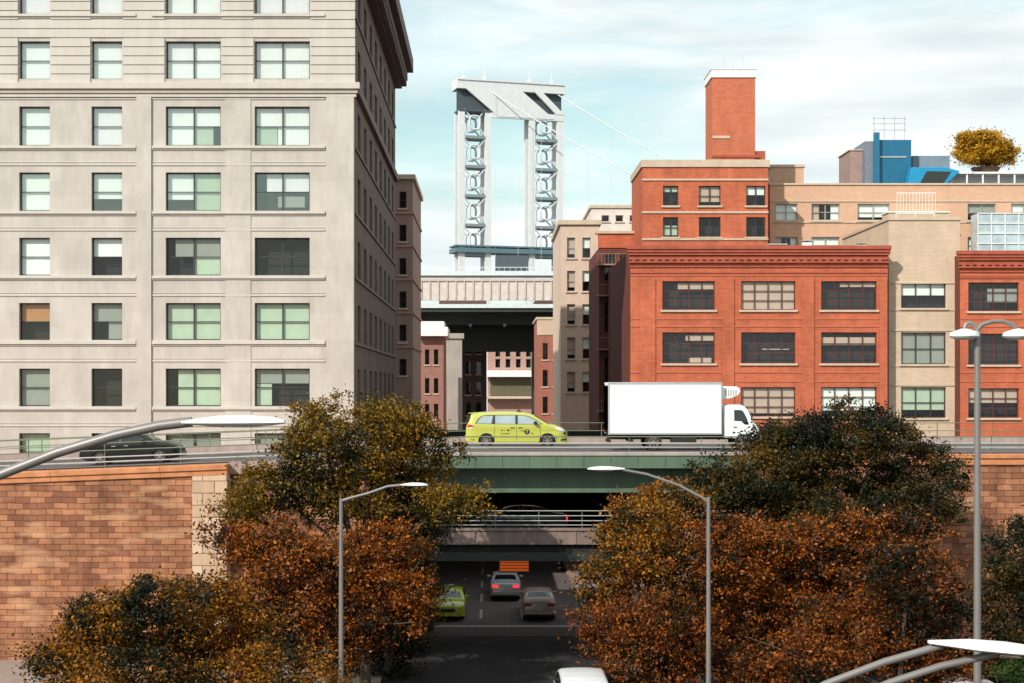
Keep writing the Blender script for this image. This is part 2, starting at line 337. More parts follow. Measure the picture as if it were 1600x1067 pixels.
for y in (68.2, 71.0, 73.8): MB().box(XL, XR, y, y+.08, DECK-1.7, DECK-.251).box(XL, XR, y-.14, y+.22, DECK-1.76, DECK-1.701).build('girder', M['dark_steel'], br)
MB().box(XL, XR, 66.6, 66.68, DECK-1.85, DECK-.251).box(XL, XR, 66.5, 66.8, DECK-1.9, DECK-1.851).build('girder', M['green_steel'], br)
MB().box(XL, XR, 76.3, 76.5, DECK-1.9, DECK-.251).build('girder', M['dark_steel'], br)

def railing(name, label, y, zs, xa, xb, zbase, top, step=2.4, fun=None, mats=None, group='road railings'):
    r = thing(name, ((xa+xb)/2, y, zbase), label, 'railing', group)
    for (z, h, mt) in zs:
        m = MB(); xs = [xa]+[x for x in XS if xa < x < xb]+[xb]
        m.tube([(x, y, z+(fun(x) if fun else 0)) for x in xs], h, 8) if h < .04 else [m.bar((a, y, z+(fun(a) if fun else 0)), (b, y, z+(fun(b) if fun else 0)), .05, h) for a, b in zip(xs[:-1], xs[1:])]
        m.build('rail', mt, r)
    n = int((xb-xa)/step)
    for i in range(n+1):
        x = xa+(xb-xa)*i/n; dzx = fun(x) if fun else 0
        m = MB(); m.box(x-.018, x+.018, y+.026, y+.08, zbase+dzx, top+dzx); m.build('post', M['rail_green'], r)
    return r
G = M['galv']; RG = M['rail_green']
railing('guard_railing', 'thin rails along the near edge of the upper roadway, in front of the taxi', 65.62, [(10.24, .026, RG), (9.95, .055, G), (9.76, .05, G)], -3.6, 60, 9.45, 10.26, 3.3, dz)
railing('guard_railing', 'taller five-line railing on the left masonry wall, in front of the black sedan', 65.62, [(10.92, .022, RG), (10.60, .022, RG), (10.27, .026, RG), (9.96, .05, G), (9.74, .05, G)], -60, -3.7, 9.45, 10.94, 3.4, dz)
railing('guard_railing', 'two thin rails behind the taxi along the far side of the upper roadway', 76.2, [(10.62, .022, RG), (10.2, .022, RG)], -60, 60, 9.88, 10.64, 3.0, dz)
m = MB()
bx = thing('crash_barrier', (0, 76.3, 9.5), 'low concrete barrier along the far edge of the upper roadway', 'barrier')
strip(m, 76.05, 76.55, DECK, DECK+.38); m.build('barrier_wall', M['concrete2'], bx)

# retaining walls either side of the opening
lw = thing('retaining_wall', (-30, 65, 0), 'rust-brown rough masonry retaining wall with pale quoins, lower left under the road', 'wall', 'masonry walls')
xq0, xq1 = xx(302, 65), xx(356, 65)
m = MB(); strip(m, 64.9, 90, 0, DECK-.55, -70, xq0); m.build('masonry', M['stone'], lw)
m = MB(); strip(m, 64.8, 65.9, DECK-.549, DECK-.05, -70, xq1); strip(m, 64.72, 64.799, DECK-.30, DECK-.05, -70, xq1); m.build('coping', M['coping'], lw, bevel=.03)
m = MB(); strip(m, 64.78, 90, 0, DECK-.55, xq0+.001, xq1); m.build('quoin', M['quoin'], lw)
sw = thing('abutment_wall', (-8, 66, 0), 'recessed brown masonry abutment wall behind the left trees', 'wall', 'masonry walls')
m = MB(); strip(m, 65.6, 90, 0, DECK-.55, xq1+.001, XL-.001); m.build('masonry', M['stone'], sw)
m = MB(); strip(m, 65.4, 65.9, DECK-.549, DECK, xq1+.001, XL-.001); m.build('coping', M['concrete2'], sw)
rw = thing('retaining_wall', (40, 65, 0), 'orange-brown masonry retaining wall at the right edge, behind the tall lamp', 'wall', 'masonry walls')
m = MB(); m.box(XR+.001, 75, 65.4, 90, 0, DECK-.55); m.build('masonry', M['stone'], rw)
m = MB(); m.box(XR+.001, 75, 65.3, 65.9, DECK-.549, DECK-.05); m.box(XR+.001, 75, 65.22, 65.299, DECK-.25, DECK-.05); m.build('coping', M['coping'], rw, bevel=.03)

# lower deck
lo = thing('lower_deck', (4, 66, 5), 'lower roadway deck with pinkish concrete fascia under the green overpass', 'overpass')
LD = 5.2
m = MB(); m.box(XL, XR, 66.25, 74, LD-.35, LD); m.build('slab', M['asphalt'], lo)
m = MB(); m.box(XL, XR, 66.0, 66.249, LD+.02, LD+.77); m.box(XL, XR, 65.93, 65.999, LD+.66, LD+.80)
for i in range(7): m.box(XL+.7+i*2.35, XL+.78+i*2.35, 65.96, 65.999, LD+.04, LD+.64)
m.build('parapet', mat('dark_pink_concrete', (.20, .145, .125), .85, var=.3, streak=True), lo, bevel=.01)  # darker tone of the pinkish concrete
m = MB(); m.box(XL, XR, 66.05, 66.4, LD-.75, LD-.351); m.build('girder', M['dark_steel'], lo)
for y in (70, 73.4): MB().box(XL, XR, y, y+.5, LD-.95, LD-.351).build('girder', M['dark_steel'], lo)
for y in (73.2,):
    for x in (XL+.3, XR-.8): MB().box(x, x+.6, y, y+.8, 0, LD-.951).build('column', M['dark_steel'], lo)
railing('guard_railing', 'thin rails on the lower deck parapet, above the street tunnel', 66.1, [(6.78, .02, G), (6.55, .02, G), (6.32, .02, G), (6.12, .02, G)], XL+.05, XR-.05, 5.98, 6.8, 2.0, None)
tw = thing('shade_wall', (4, 111, 0), 'added near-black wall standing in for shade at the back of the street tunnel', 'wall')
m = MB(); m.box(XL-6, XR+6, 110.3, 111, 0, 9.2); m.box(XL-6, XR+6, 110.2, 110.299, 4.2, 4.5); m.build('wall', mat('shade_black_concrete', (.015, .013, .012), .9), tw)  # near-black colour stands in for the underpass shade
MB().box(XL-6, XR+6, 87, 110.29, 7.7, 8.1).build('shade_slab', MATS['shade_black_concrete'], tw)  # added slab out of view, keeps daylight out of the gap between decks
sg = thing('electronic_sign', (1.25, 72, 3.1), 'small glowing orange message sign hanging in the dark street tunnel', 'sign')
x0, x1 = xx(781, 72), xx(826, 72); z0, z1 = zz(892, 72), zz(873, 72)
MB().box(x0-.05, x1+.05, 71.98, 72.15, z0-.05, z1+.05).build('housing', CP['black_trim'], sg)
m = MB()
for k in range(4): m.box(x0, x1, 71.955, 71.979, z0+(z1-z0)*(k/4)+.015, z0+(z1-z0)*((k+1)/4)-.015)
m.build('display', mat('amber_display', (.4, .10, .02), .5, emit=(1, .16, .02), es=.28), sg)
m = MB(); m.bar((x0+.2, 72.06, z1+.05), (x0+.2, 72.06, LD-.35), .04); m.bar((x1-.2, 72.06, z1+.05), (x1-.2, 72.06, LD-.35), .04); m.build('hanger', M['dark_steel'], sg)

# ------------------------------------------------------------ cream building
YB = 88.0; XC = xx(554, YB); ZT = 41.5
cb_ = thing('office_building', (-25, YB, 0), 'tall cream stone office block with dark brown brick flank and heavy cornice, far left', 'building', 'city buildings')
XW0 = xx(-330, YB)
F = wallframe((XW0, YB, 0), (1, 0, 0), (0, -1, 0))
cw = [(-262, -180, 2), (-90, -42, 1), (30, 78, 1), (143, 191, 1), (259, 345, 2), (398, 484, 2)]
rowpx = [(-36, 22), (65, 124), (167, 228), (270, 330), (372, 431), (474, 532), (575, 634), (676, 735), (778, 838)]
st = [  # per row, for the last four columns: lists of blinds (u0,u1,w0,w1,material)
 [[(0, 1, 0, 1, 'b_lav')], [(0, 1, 0, 1, 'b_lav')], [(0, 1, 0, 1, 'b_pale')], [(0, 1, 0, 1, 'b_lav')]],
 [[(0, 1, 0, 1, 'b_pale')], [(0, 1, 0, 1, 'b_pale')], [(0, 1, 0, 1, 'b_pale')], [(0, 1, 0, 1, 'b_pale')]],
 [[(0, 1, 0, 1, 'b_pale')], [(0, 1, 0, 1, 'b_lav')], [(0, .5, 0, 1, 'b_pale'), (.5, 1, .5, 1, 'b_pale'), (.5, .85, 0, .5, 'b_green')], [(0, 1, .5, 1, 'b_pale'), (0, .4, 0, .5, 'b_green'), (.4, 1, 0, .5, 'b_pale')]],
 [[(0, 1, 0, 1, 'b_pale')], [(0, 1, .32, 1, 'b_pale')], [(0, .5, .3, 1, 'b_pale'), (.5, 1, 0, 1, 'b_green')], [(.2, 1, .5, 1, 'b_lav'), (.4, .9, .1, .4, 'b_grey')]],
 [[(0, 1, 0, 1, 'b_pale')], [(0, 1, .5, 1, 'b_pale')], [(.15, 1, .5, 1, 'b_grey'), (.5, 1, 0, .5, 'b_green')], []],
 [[(0, 1, .5, 1, 'b_orange')], [(0, 1, .5, 1, 'b_grey'), (.5, 1, 0, .5, 'b_grey')], [(0, 1, 0, 1, 'b_green')], [(0, 1, 0, 1, 'b_green')]],
 [[(0, 1, 0, 1, 'b_grey')], [], [(.2, 1, 0, 1, 'b_green')], [(0, 1, .6, 1, 'b_grey'), (0, .3, 0, .6, 'b_green')]],
 [[(0, 1, 0, 1, 'b_green')], [], [(0, 1, 0, 1, 'b_grey')], [(0, 1, 0, 1, 'b_grey')]],
 [[], [], [], []]]
ops = []
for (a, b, n) in cw:
    for (t, bt) in rowpx: ops.append((xx(a, YB)-XW0, xx(b, YB)-XW0, zz(bt, YB), zz(t, YB)))
wl = MB(); facade(wl, F, 0, XC-XW0, 0, ZT-2.4, ops, .34)
wl.build('front_wall', M['cream'], cb_, fixn=False)
FS = wallframe((XC, YB, 0), (0, 1, 0), (1, 0, 0)); SL = 38.0
sops = []
sw_cols = [2.2+i*4.5 for i in range(8)]
for u in sw_cols:
    for (t, bt) in rowpx[:8]: sops.append((u, u+1.9, zz(bt, YB), zz(t, YB)))
wl = MB(); facade(wl, FS, 0, SL, 0, ZT-2.4, sops, .3); wl.face([(XW0, YB+SL, 0), (XC, YB+SL, 0), (XC, YB+SL, ZT-2.4), (XW0, YB+SL, ZT-2.4)]); wl.face([(XW0, YB, 0), (XW0, YB+SL, 0), (XW0, YB+SL, ZT-2.4), (XW0, YB, ZT-2.4)])
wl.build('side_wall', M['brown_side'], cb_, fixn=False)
MB().box(XW0+.4, XC-.9, YB+.9, YB+SL-.4, 0, ZT-3).build('room_shade_backing', M['inside'], cb_)
k = 0
for ci, (a, b, n) in enumerate(cw):
    for ri, (t, bt) in enumerate(rowpx):
        bl = st[ri][ci-2] if ci >= 2 else [(0, 1, random.choice([0, .5, .3]), 1, random.choice(['b_pale', 'b_green', 'b_grey']))]
        window(cb_, F, xx(a, YB)-XW0, xx(b, YB)-XW0, zz(bt, YB), zz(t, YB), n, 2, M['frame_dark'], .34, bl, M['pane_bright'] if ri < 4 else M['pane'], .07, .05)
for u in sw_cols[:6]:
    for ri, (t, bt) in enumerate(rowpx[:7]):
        window(cb_, FS, u, u+1.9, zz(bt, YB), zz(t, YB), 1, 2, M['frame_dark'], .3, [(0, 1, random.choice([.2, .5, .6]), 1, random.choice(['b_grey', 'b_grey', 'b_tan']))], M['pane'])
# bands, sills, pilasters on the front
U = lambda px: xx(px, YB)-XW0
tr = MB()
groups = [(U(-290), U(-150)), (U(-125), U(213)), (U(238), U(508))]
for ri, (t, bt) in enumerate(rowpx):
    zb = zz(bt, YB); zt = zz(t, YB)
    if ri == 1: continue
    for (a, b) in groups:
        tr.obox(F, a, b, zb-.20, zb-.04, .002, .16)
        tr.obox(F, a, b, zb-.30, zb-.21, .002, .07)
        if ri > 1: tr.obox(F, a, b, zt+.42, zt+.50, .002, .06); tr.obox(F, a, b, zt+.60, zt+.64, .002, .04)
tr.build('sill_band', M['cream_trim'], cb_, bevel=.01)
pl = MB()
for a, b in ((-148, -128), (214, 237), (510, 553)): pl.obox(F, U(a), min(U(b), XC-XW0-.01), 0, zz(152, YB), .003, .13)
for a, b in ((352, 392),): pl.obox(F, U(a), U(b), 0, zz(152, YB), .003, .045)
pl.build('pilaster', M['cream'], cb_)
bc = MB(); W_ = XC-XW0
bc.obox(F, 0, W_+.35, zz(141, YB), zz(131, YB), .003, .38); bc.obox(F, 0, W_+.22, zz(147, YB), zz(141.2, YB), .003, .24); bc.obox(F, 0, W_+.12, zz(153, YB), zz(147.2, YB), .003, .14)
bc.build('belt_course', M['cream_trim'], cb_, bevel=.02)
cbm = MB(); cbm.obox(F, 0, W_+.2, zz(144, YB), zz(142.3, YB), .2405, .27); cbm.build('belt_shadow_line', M['belt_shadow_brown'], cb_)  # dark strip painted as the shadow under the belt ledge
# rusticated courses above the belt
rs = MB(); zr = zz(130, YB)
while zr < ZT-3:
    segs = [(0, W_+.04)]
    for (a, b, c, d) in ops:
        if c < zr+.47 and d > zr:
            ns = []
            for (p, q) in segs:
                if b <= p or a >= q: ns.append((p, q))
                else:
                    if a-.06 > p: ns.append((p, a-.06))
                    if b+.06 < q: ns.append((b+.06, q))
            segs = ns
    for (p, q) in segs: rs.obox(F, p, q, zr, zr+.50, .003, .075)
    zr += .56
rs.build('rusticated_course', M['cream_trim'], cb_)
ps = MB(); ps.obox(FS, .0, SL, zz(147, YB), zz(133, YB), .003, .30)
for ri, (t, bt) in enumerate(rowpx[:8]): ps.obox(FS, .2, SL, zz(bt, YB)-.22, zz(bt, YB)-.05, .003, .10)
ps.build('side_band', M['brown_trim'], cb_)
co = MB()
for (z0, z1, d) in ((ZT-2.6, ZT-1.9, .6), (ZT-1.9, ZT-1.2, 1.1), (ZT-1.2, ZT, 1.6)):
    co.box(XW0, XC+d, YB-d, YB+SL, z0+.001, z1)
for i in range(40):
    y = YB+.3+i*.94; co.box(XC+.601, XC+1.05, y, y+.4, ZT-2.55, ZT-1.92)
co.build('cornice', M['cornice'], cb_, bevel=.02)

# ------------------------------------------------------------ generic plain building
def building(name, label, x0, x1, y0, y1, z1, wallm, wins=(), cols=2, rows=2, fm='frame_dark', parapet=None, side=None, sill=True, depth=.25, bl=None, z0=0, cat='building', sidewins=(), group='city buildings', cop='sill', sidem=None):
    t = thing(name, ((x0+x1)/2, y0, z0), label, cat, group)
    F = wallframe((x0, y0, 0), (1, 0, 0), (0, -1, 0)); FL = wallframe((x0, y1, 0), (0, -1, 0), (-1, 0, 0)); FR = wallframe((x1, y0, 0), (0, 1, 0), (1, 0, 0))
    wl = MB(); facade(wl, F, 0, x1-x0, z0, z1, [(a-x0, b-x0, c, d) for (a, b, c, d) in wins], depth)
    wl.build('wall', wallm, t, fixn=False)
    sdm = MB(); facade(sdm, FL, 0, y1-y0, z0, z1, sidewins, depth)
    sdm.face([FR(0, z0, 0), FR(y1-y0, z0, 0), FR(y1-y0, z1, 0), FR(0, z1, 0)]); sdm.face([(x0, y1, z0), (x1, y1, z0), (x1, y1, z1), (x0, y1, z1)])
    sdm.build('side_wall', sidem or wallm, t, fixn=False)
    if wins or sidewins: MB().box(x0+.8, x1-.8, y0+.8, y1-.8, z0, z1-.4).build('room_shade_backing', M['inside'], t)
    MB().box(x0+.01, x1-.01, y0+.01, y1-.01, z1-.3, z1-.15).build('roof', M['roof'], t)
    if parapet:
        c = MB(); h, d = parapet; c.box(x0-d, x1+d, y0-d, y0+.3, z1+.001, z1+h); c.box(x0-d, x0+.3, y0+.301, y1, z1+.001, z1+h); c.box(x1-.3, x1+d, y0+.301, y1, z1+.001, z1+h); c.build('coping', M[cop], t, bevel=.02)
    for i, (a, b, c, d) in enumerate(wins):
        B = bl[i % len(bl)] if bl else []
        window(t, F, a-x0, b-x0, c, d, cols, rows, M[fm], depth, B, None, .07, .05, M['sill'] if sill else None)
    for (a, b, c, d) in sidewins: window(t, FL, a, b, c, d, 1, 2, M[fm], depth, [], None, .07, .05, M['sill'])
    return t, F

# red brick loft, nearer pair
Y1 = 105.0
rows = [(440, 485), (520, 567), (604, 650), (685, 730)]
cols3 = [(1035, 1117), (1158, 1243), (1283, 1370)]
wins = [(xx(a, Y1), xx(b, Y1), zz(d, Y1), zz(c, Y1)) for (c, d) in rows for (a, b) in cols3]
T = [(0, 1, .55, 1, 'b_tan')]
blr = [[(.3, 1, .72, .95, 'b_tan')], [(0, 1, 0, 1, 'b_tan')], [(.35, 1, .8, .95, 'b_tan')], [(.45, 1, .72, .92, 'b_tan'), (.5, .95, 0, .2, 'b_tan')], [(.4, .9, .45, .5, 'b_tan')], [(0, 1, .6, .85, 'b_tan')], [], [(0, 1, .1, 1, 'b_tan')], [(0, 1, .2, 1, 'b_pale')]]
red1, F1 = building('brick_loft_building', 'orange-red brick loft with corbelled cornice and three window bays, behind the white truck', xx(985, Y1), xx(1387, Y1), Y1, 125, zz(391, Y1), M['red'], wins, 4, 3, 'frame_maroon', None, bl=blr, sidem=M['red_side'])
def cornice(t, x0, x1, y, z1, mt, base=.0):
    c = MB()
    for (a, b, d) in ((.0, .28, .50), (-.22, -.001, .40), (-.42, -.221, .30), (-.75, -.50, .16), (-.98, -.86, .24), (-1.3, -1.2, .10), (-1.75, -1.62, .07)):
        c.box(x0-d*.6, x1+d*.3, y-d, y-.003, z1+a+.001, z1+b)
    n = int((x1-x0)/.55)
    for i in range(n): c.box(x0+.1+i*.55, x0+.35+i*.55, y-.2, y-.003, z1-.86, z1-.751)
    c.build('cornice', mt, t, bevel=.012)
    f = MB()
    for (yc, h) in ((500, .12), (582, .12), (432, .1), (512, .12), (596, .1)):
        f.box(x0, x1, y-.045, y-.003, zz(yc, Y1), zz(yc, Y1)+h)
    f.build('string_course', mat('string_brick', (.45, .12, .06), .85), t)
cornice(red1, xx(985, Y1), xx(1387, Y1), Y1, zz(391, Y1), M['red_corn'])
pb = MB()
for a, b in ((1000, 1024), (1128, 1147), (1254, 1272), (1374, 1386)): pb.box(xx(a, Y1), xx(b, Y1), Y1-.09, Y1-.047, 0, zz(436, Y1))
pb.build('pier', M['red'], red1)
wins = [(xx(a, Y1), xx(b, Y1), zz(d+2, Y1), zz(c+2, Y1)) for (c, d) in rows for (a, b) in ((1513, 1592), (1632, 1712))]
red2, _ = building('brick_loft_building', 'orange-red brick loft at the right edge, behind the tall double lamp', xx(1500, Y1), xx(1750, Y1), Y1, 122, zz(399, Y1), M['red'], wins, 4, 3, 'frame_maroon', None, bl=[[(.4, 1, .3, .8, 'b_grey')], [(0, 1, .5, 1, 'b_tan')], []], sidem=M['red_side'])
cornice(red2, xx(1500, Y1), xx(1750, Y1), Y1, zz(399, Y1), M['red_corn'])
Y2 = 106.2
wins = [(xx(1408, Y2), xx(1478, Y2), zz(b, Y2), zz(a, Y2)) for a, b in ((443, 482), (520, 568), (604, 652), (688, 735))]
tanb, _ = building('stair_tower_building', 'narrow tan brick building squeezed between the two red lofts', xx(1388.5, Y2), xx(1500, Y2), Y2, 120, zz(345, Y2), M['tan'], wins, 3, 2, 'frame_dark', (.25, .1), bl=[[(0, 1, .5, 1, 'b_pale')], [(0, 1, 0, 1, 'b_grey')], [(0, 1, .25, 1, 'b_green')]])
m = MB(); x0, x1 = xx(1392, Y2), xx(1496, Y2)
for q in (444, 486, 518, 572, 602): m.box(x0, x1, Y2-.07, Y2-.003, zz(q, Y2), zz(q, Y2)+.1)
m.build('string_course', M['sill'], tanb)
rl = MB(); Y3 = 107
for x in (xx(1400, Y3), xx(1430, Y3), xx(1460, Y3)): rl.bar((x, Y3, zz(345, Y3)), (x, Y3, zz(334, Y3)), .05)
rl.bar((xx(1400, Y3), Y3, zz(334, Y3)), (xx(1460, Y3), Y3, zz(334, Y3)), .06); rl.build('roof_rail', M['white'], tanb)

# red house with tall shaft
Y4 = 118.0
wins = [(xx(a, Y4), xx(b, Y4), zz(d, Y4), zz(c, Y4)) for (c, d) in ((291, 322), (340, 371)) for (a, b) in ((1036, 1060), (1092, 1126), (1166, 1196))]
redu, F4 = building('brick_apartment_building', 'red brick upper storeys with pale parapet at the foot of the tall shaft', xx(1004, Y4), xx(1200, Y4), Y4, 127, zz(262, Y4), M['red'], wins, 2, 2, 'frame_dark', (.62, .12), bl=[[(0, 1, .7, 1, 'b_green')], [(0, 1, .2, 1, 'b_tan')], [(0, 1, .55, 1, 'b_pale')], [(0, 1, .1, .6, 'b_green')], [], []], sidem=M['red'])
m = MB(); x0, x1 = xx(1004, Y4)-.05, xx(1200, Y4)+.02
for q in (283, 334, 376): m.box(x0, x1, Y4-.10, Y4-.003, zz(q, Y4), zz(q, Y4)+.16)
m.build('string_course', M['sill'], redu)
Y5 = 120.0
x0, x1 = xx(1113, Y5), xx(1180, Y5)
sh = thing('brick_shaft', (20.6, Y5, 31.4), 'tall square orange brick shaft with white cap rising above the red roofs', 'chimney')
m = MB(); m.box(x0, x1, Y5, Y5+3.8, zz(262, Y4)-.1, zz(122, Y5)); m.build('shaft', brick('shaft_brick', (.56, .15, .07), (.47, .115, .055), (.46, .24, .16), .42, .15, .012, dirt=(.78, 1.12)), sh)
m = MB(); m.box(x0-.10, x1+.10, Y5-.10, Y5+3.9, zz(122, Y5)+.001, zz(110, Y5)); m.box(x0-.16, x1+.16, Y5-.16, Y5+3.96, zz(110, Y5)+.001, zz(108.5, Y5)); m.build('cap', M['white'], sh, bevel=.02)
m = MB(); m.box(x0-.05, x1+.3, Y5-.08, Y5-.003, zz(247, Y5), zz(243, Y5)); m.box(x1+.003, x1+.9, Y5+.2, Y5+3, zz(262, Y4), zz(236, Y5)); m.build('base_course', M['red_corn'], sh)
MB().box(x0+.02, x0+1.5, Y5-.07, Y5-.003, zz(217, Y5), zz(213, Y5)).build('vent', M['sill'], sh)
m = MB()
for px, h in ((1135, 1.2), (1150, .8), (1166, 1.4)): m.bar((xx(px, Y5), Y5+1.5, zz(108.5, Y5)), (xx(px, Y5), Y5+1.5, zz(108.5, Y5)+h), .04)
m.build('aerial', M['galv'], sh)

# peach building
Y6 = 123.0
wins = [(xx(a, Y6), xx(b, Y6), zz(d, Y6), zz(c, Y6)) for (c, d) in ((319, 345), (371, 396)) for (a, b) in ((1212, 1246), (1268, 1312), (1340, 1390), (1512, 1556), (1580, 1620))]
pea, _ = building('apartment_building', 'long peach brick apartment block with pale roof edge behind the red lofts', xx(1203, Y6), xx(1760, Y6), Y6, 140, zz(290, Y6), M['peach'], wins, 2, 2, 'frame_light', (.16, .12), bl=[[(0, 1, 0, 1, 'b_pale')], [(0, .3, 0, 1, 'b_tan'), (.7, 1, 0, 1, 'b_pale')], [(0, 1, .2, 1, 'b_pale')], [(0, 1, .4, 1, 'b_grey')]])
m = MB()
for q in (316, 349, 401): m.box(xx(1203, Y6), xx(1760, Y6), Y6-.08, Y6-.003, zz(q, Y6), zz(q, Y6)+.12)
m.build('string_course', M['sill'], pea)
ta = thing('rooftop_annex', (32, 121.2, 26), 'plain tan roof block with a white balcony rail in front of the peach block', 'building', 'city buildings')
m = MB(); m.box(xx(1388, 121), xx(1482, 121), 121, 122.9, 20, zz(333, 121)); m.build('wall', M['tan'], ta)
m = MB(); m.box(xx(1386, 121), xx(1484, 121), 120.9, 122.95, zz(333, 121)+.001, zz(331, 121)); m.build('coping', M['white'], ta)
m = MB(); a, b = xx(1402, 121), xx(1462, 121); zb = zz(331, 121); zt = zz(302, 121)
for i in range(13): m.bar((a+(b-a)*i/12, 121.1, zb), (a+(b-a)*i/12, 121.1, zt), .03)
m.bar((a-.02, 121.1, zt), (b+.02, 121.1, zt), .07); m.build('balcony_rail', M['white'], ta)
gz = thing('glazed_sunroom', (43, 121.8, 25), 'white framed glass sunroom on the roof behind the right-hand red loft', 'sunroom')
a, b = xx(1528, 121), xx(1720, 121); zb, zt = zz(397, 121), zz(334, 121)
m = MB()
for i in range(10): m.bar((a+(b-a)*i/9, 121, zb), (a+(b-a)*i/9, 121, zt), .07)
for i in range(5): m.bar((a-.03, 120.99, zb+(zt-zb)*i/4), (b+.03, 120.99, zb+(zt-zb)*i/4), .07)
m.build('frame', M['white'], gz)
MB().box(a, b, 121.05, 122.8, zb, zt).build('glazing', mat('sunroom_glass', (.38, .46, .50), .12, var=.3, vs=.8), gz)

# roof things on the peach block
ZR = zz(290, Y6)-.15
bs = thing('roof_shed', (35, 126, ZR), 'teal blue metal plant shed with mast on the peach roof', 'shed')
m = MB(); m.box(xx(1368, 126), xx(1424, 126), 126, 130, ZR, zz(219, 126)); m.build('cladding', M['blue'], bs, bevel=.03)
m = MB()
for i in range(12): x = xx(1370+i*4.6, 126); m.box(x, x+.05, 125.97, 125.998, ZR, zz(221, 126))
m.build('seam', M['blue'], bs)
MB().box(xx(1368, 126), xx(1416, 126), 125.93, 125.96, zz(247, 126), zz(245, 126)).build('pipe', M['galv'], bs)
MB().box(xx(1364, 126), xx(1372, 126), 125.5, 125.92, ZR, zz(209, 126)).build('mast', M['blue'], bs)
MB().box(xx(1352, 126), xx(1367.5, 126), 126.1, 130, ZR, zz(221, 126)).build('side_cladding', mat('slate_metal', (.16, .19, .24), .6), bs)
bt = thing('roof_duct', (39, 125, ZR), 'bright blue sloping duct hood beside the teal roof shed', 'duct')
m = MB(); Yb = 124.6; m.prism([(xx(1418, Yb), ZR), (xx(1424.5, Yb), zz(262, Yb)), (xx(1478, Yb), zz(262, Yb)), (xx(1500, Yb), zz(268, Yb)), (xx(1470, Yb), ZR)], Yb, Yb+1.2); m.build('hood', M['blue2'], bt, bevel=.03)
m = MB(); m.prism([(xx(1432, Yb), ZR+.02), (xx(1448, Yb), zz(268, Yb)), (xx(1486, Yb), zz(269, Yb)), (xx(1468, Yb), ZR+.02)], Yb-.03, Yb-.003); m.build('grille', M['dark_steel'], bt)
MB().box(xx(1426, 127.5), xx(1484, 127.5), 127.5, 129, ZR, zz(244, 127.5)).build('plant_box', mat('slate_metal2', (.17, .24, .30), .6), bt)
bk = thing('roof_bulkhead', (32, 126, ZR), 'brown brick bulkhead left of the teal roof shed', 'bulkhead')
MB().box(xx(1328, 127), xx(1352, 127), 127, 131, ZR, zz(236, 127)).build('wall', mat('mauve_brick', (.30, .20, .18), .85), bk)
MB().box(xx(1326, 127), xx(1354, 127), 126.9, 131.1, zz(236, 127)+.001, zz(234.5, 127)).build('cap', M['sill'], bk)
bk = thing('roof_bulkhead', (26, 126, ZR), 'small tan stair bulkhead between the brick shaft and the brown one', 'bulkhead')
MB().box(xx(1206, 126), xx(1256, 126), 126, 130, ZR, zz(262, 126)).build('wall', M['peach'], bk)
MB().box(xx(1204, 126), xx(1258, 126), 125.9, 130.1, zz(262, 126)+.001, zz(258, 126)).build('cap', M['sill'], bk)
ae = thing('rooftop_aerial', (34.9, 128, zz(219, 126)), 'faint thin aerial rack above the teal roof shed', 'aerial')
m = MB(); zb = zz(219, 126)
for px in (1350, 1366, 1382, 1398): m.bar((xx(px, 128)+.9, 128, zb), (xx(px, 128)+.9, 128, zz(182, 128)), .05)
for q in (204, 194, 186): m.bar((xx(1348, 128)+.9, 127.95, zz(q, 128)), (xx(1400, 128)+.9, 127.95, zz(q, 128)), .05)
m.build('rack', M['galv'], ae)
pg = thing('roof_pergola', (43, 125, ZR), 'low white roof terrace pergola under the golden tree', 'pergola')
a, b = xx(1484, 125), xx(1640, 125)
m = MB(); m.box(a, b, 125.0, 128.4, zz(272, 125), zz(269, 125)); m.build('slab', M['white'], pg)
for i in range(7):
    x = a+.1+(b-a-.4)*i/6; MB().box(x, x+.12, 125.1, 125.22, ZR, zz(272, 125)-.001).build('post', M['white'], pg)
MB().box(a+.3, b-.3, 126.5, 126.6, ZR, zz(272, 125)-.001).build('screen', mat('pale_screen', (.62, .66, .67), .7), pg)

# buildings between the loft and the bridge
Y7 = 125.2
wins = [(xx(a, Y7), xx(b, Y7), zz(d, Y7), zz(c, Y7)) for (c, d) in ((396, 440), (472, 520), (556, 604)) for (a, b) in ((944, 961), (968, 983))]
ann, _ = building('brick_annex', 'brick annex in shade-darkened colour with thin balcony lines beside the red loft', xx(936, Y7), xx(1020, Y7), Y7, 138, zz(388, Y7), M['red_side'], wins, 1, 2, 'frame_dark', None, sill=False)
m = MB(); m.box(xx(935, Y7), xx(1021, Y7), Y7-.1, Y7+.5, zz(388, Y7)+.001, zz(366, Y7)); m.build('parapet', M['red'], ann)
m = MB(); m.box(xx(930, Y7), xx(1023, Y7), Y7-.25, Y7+.6, zz(366, Y7)+.001, zz(362, Y7)); m.build('coping', M['sill'], ann)
for q in (415, 463, 545, 641):
    m = MB(); m.box(xx(932, Y7), xx(984, Y7), Y7-1.0, Y7-.003, zz(q, Y7)-.08, zz(q, Y7)+.04)
    for i in range(10): x = xx(932, Y7)+.03+i*.31; m.box(x, x+.025, Y7-1.0, Y7-.97, zz(q, Y7)+.041, zz(q, Y7)+.9)
    m.box(xx(932, Y7), xx(984, Y7), Y7-1.01, Y7-.96, zz(q, Y7)+.9, zz(q, Y7)+.95); m.build('fire_balcony', mat('rusty_balcony', (.30, .18, .13), .7), ann)
Y8 = 150.0
wins = [(xx(a, Y8), xx(b, Y8), zz(q+32, Y8), zz(q, Y8)) for q in (372, 424, 476, 528, 580) for (a, b) in ((886, 899), (910, 923))]
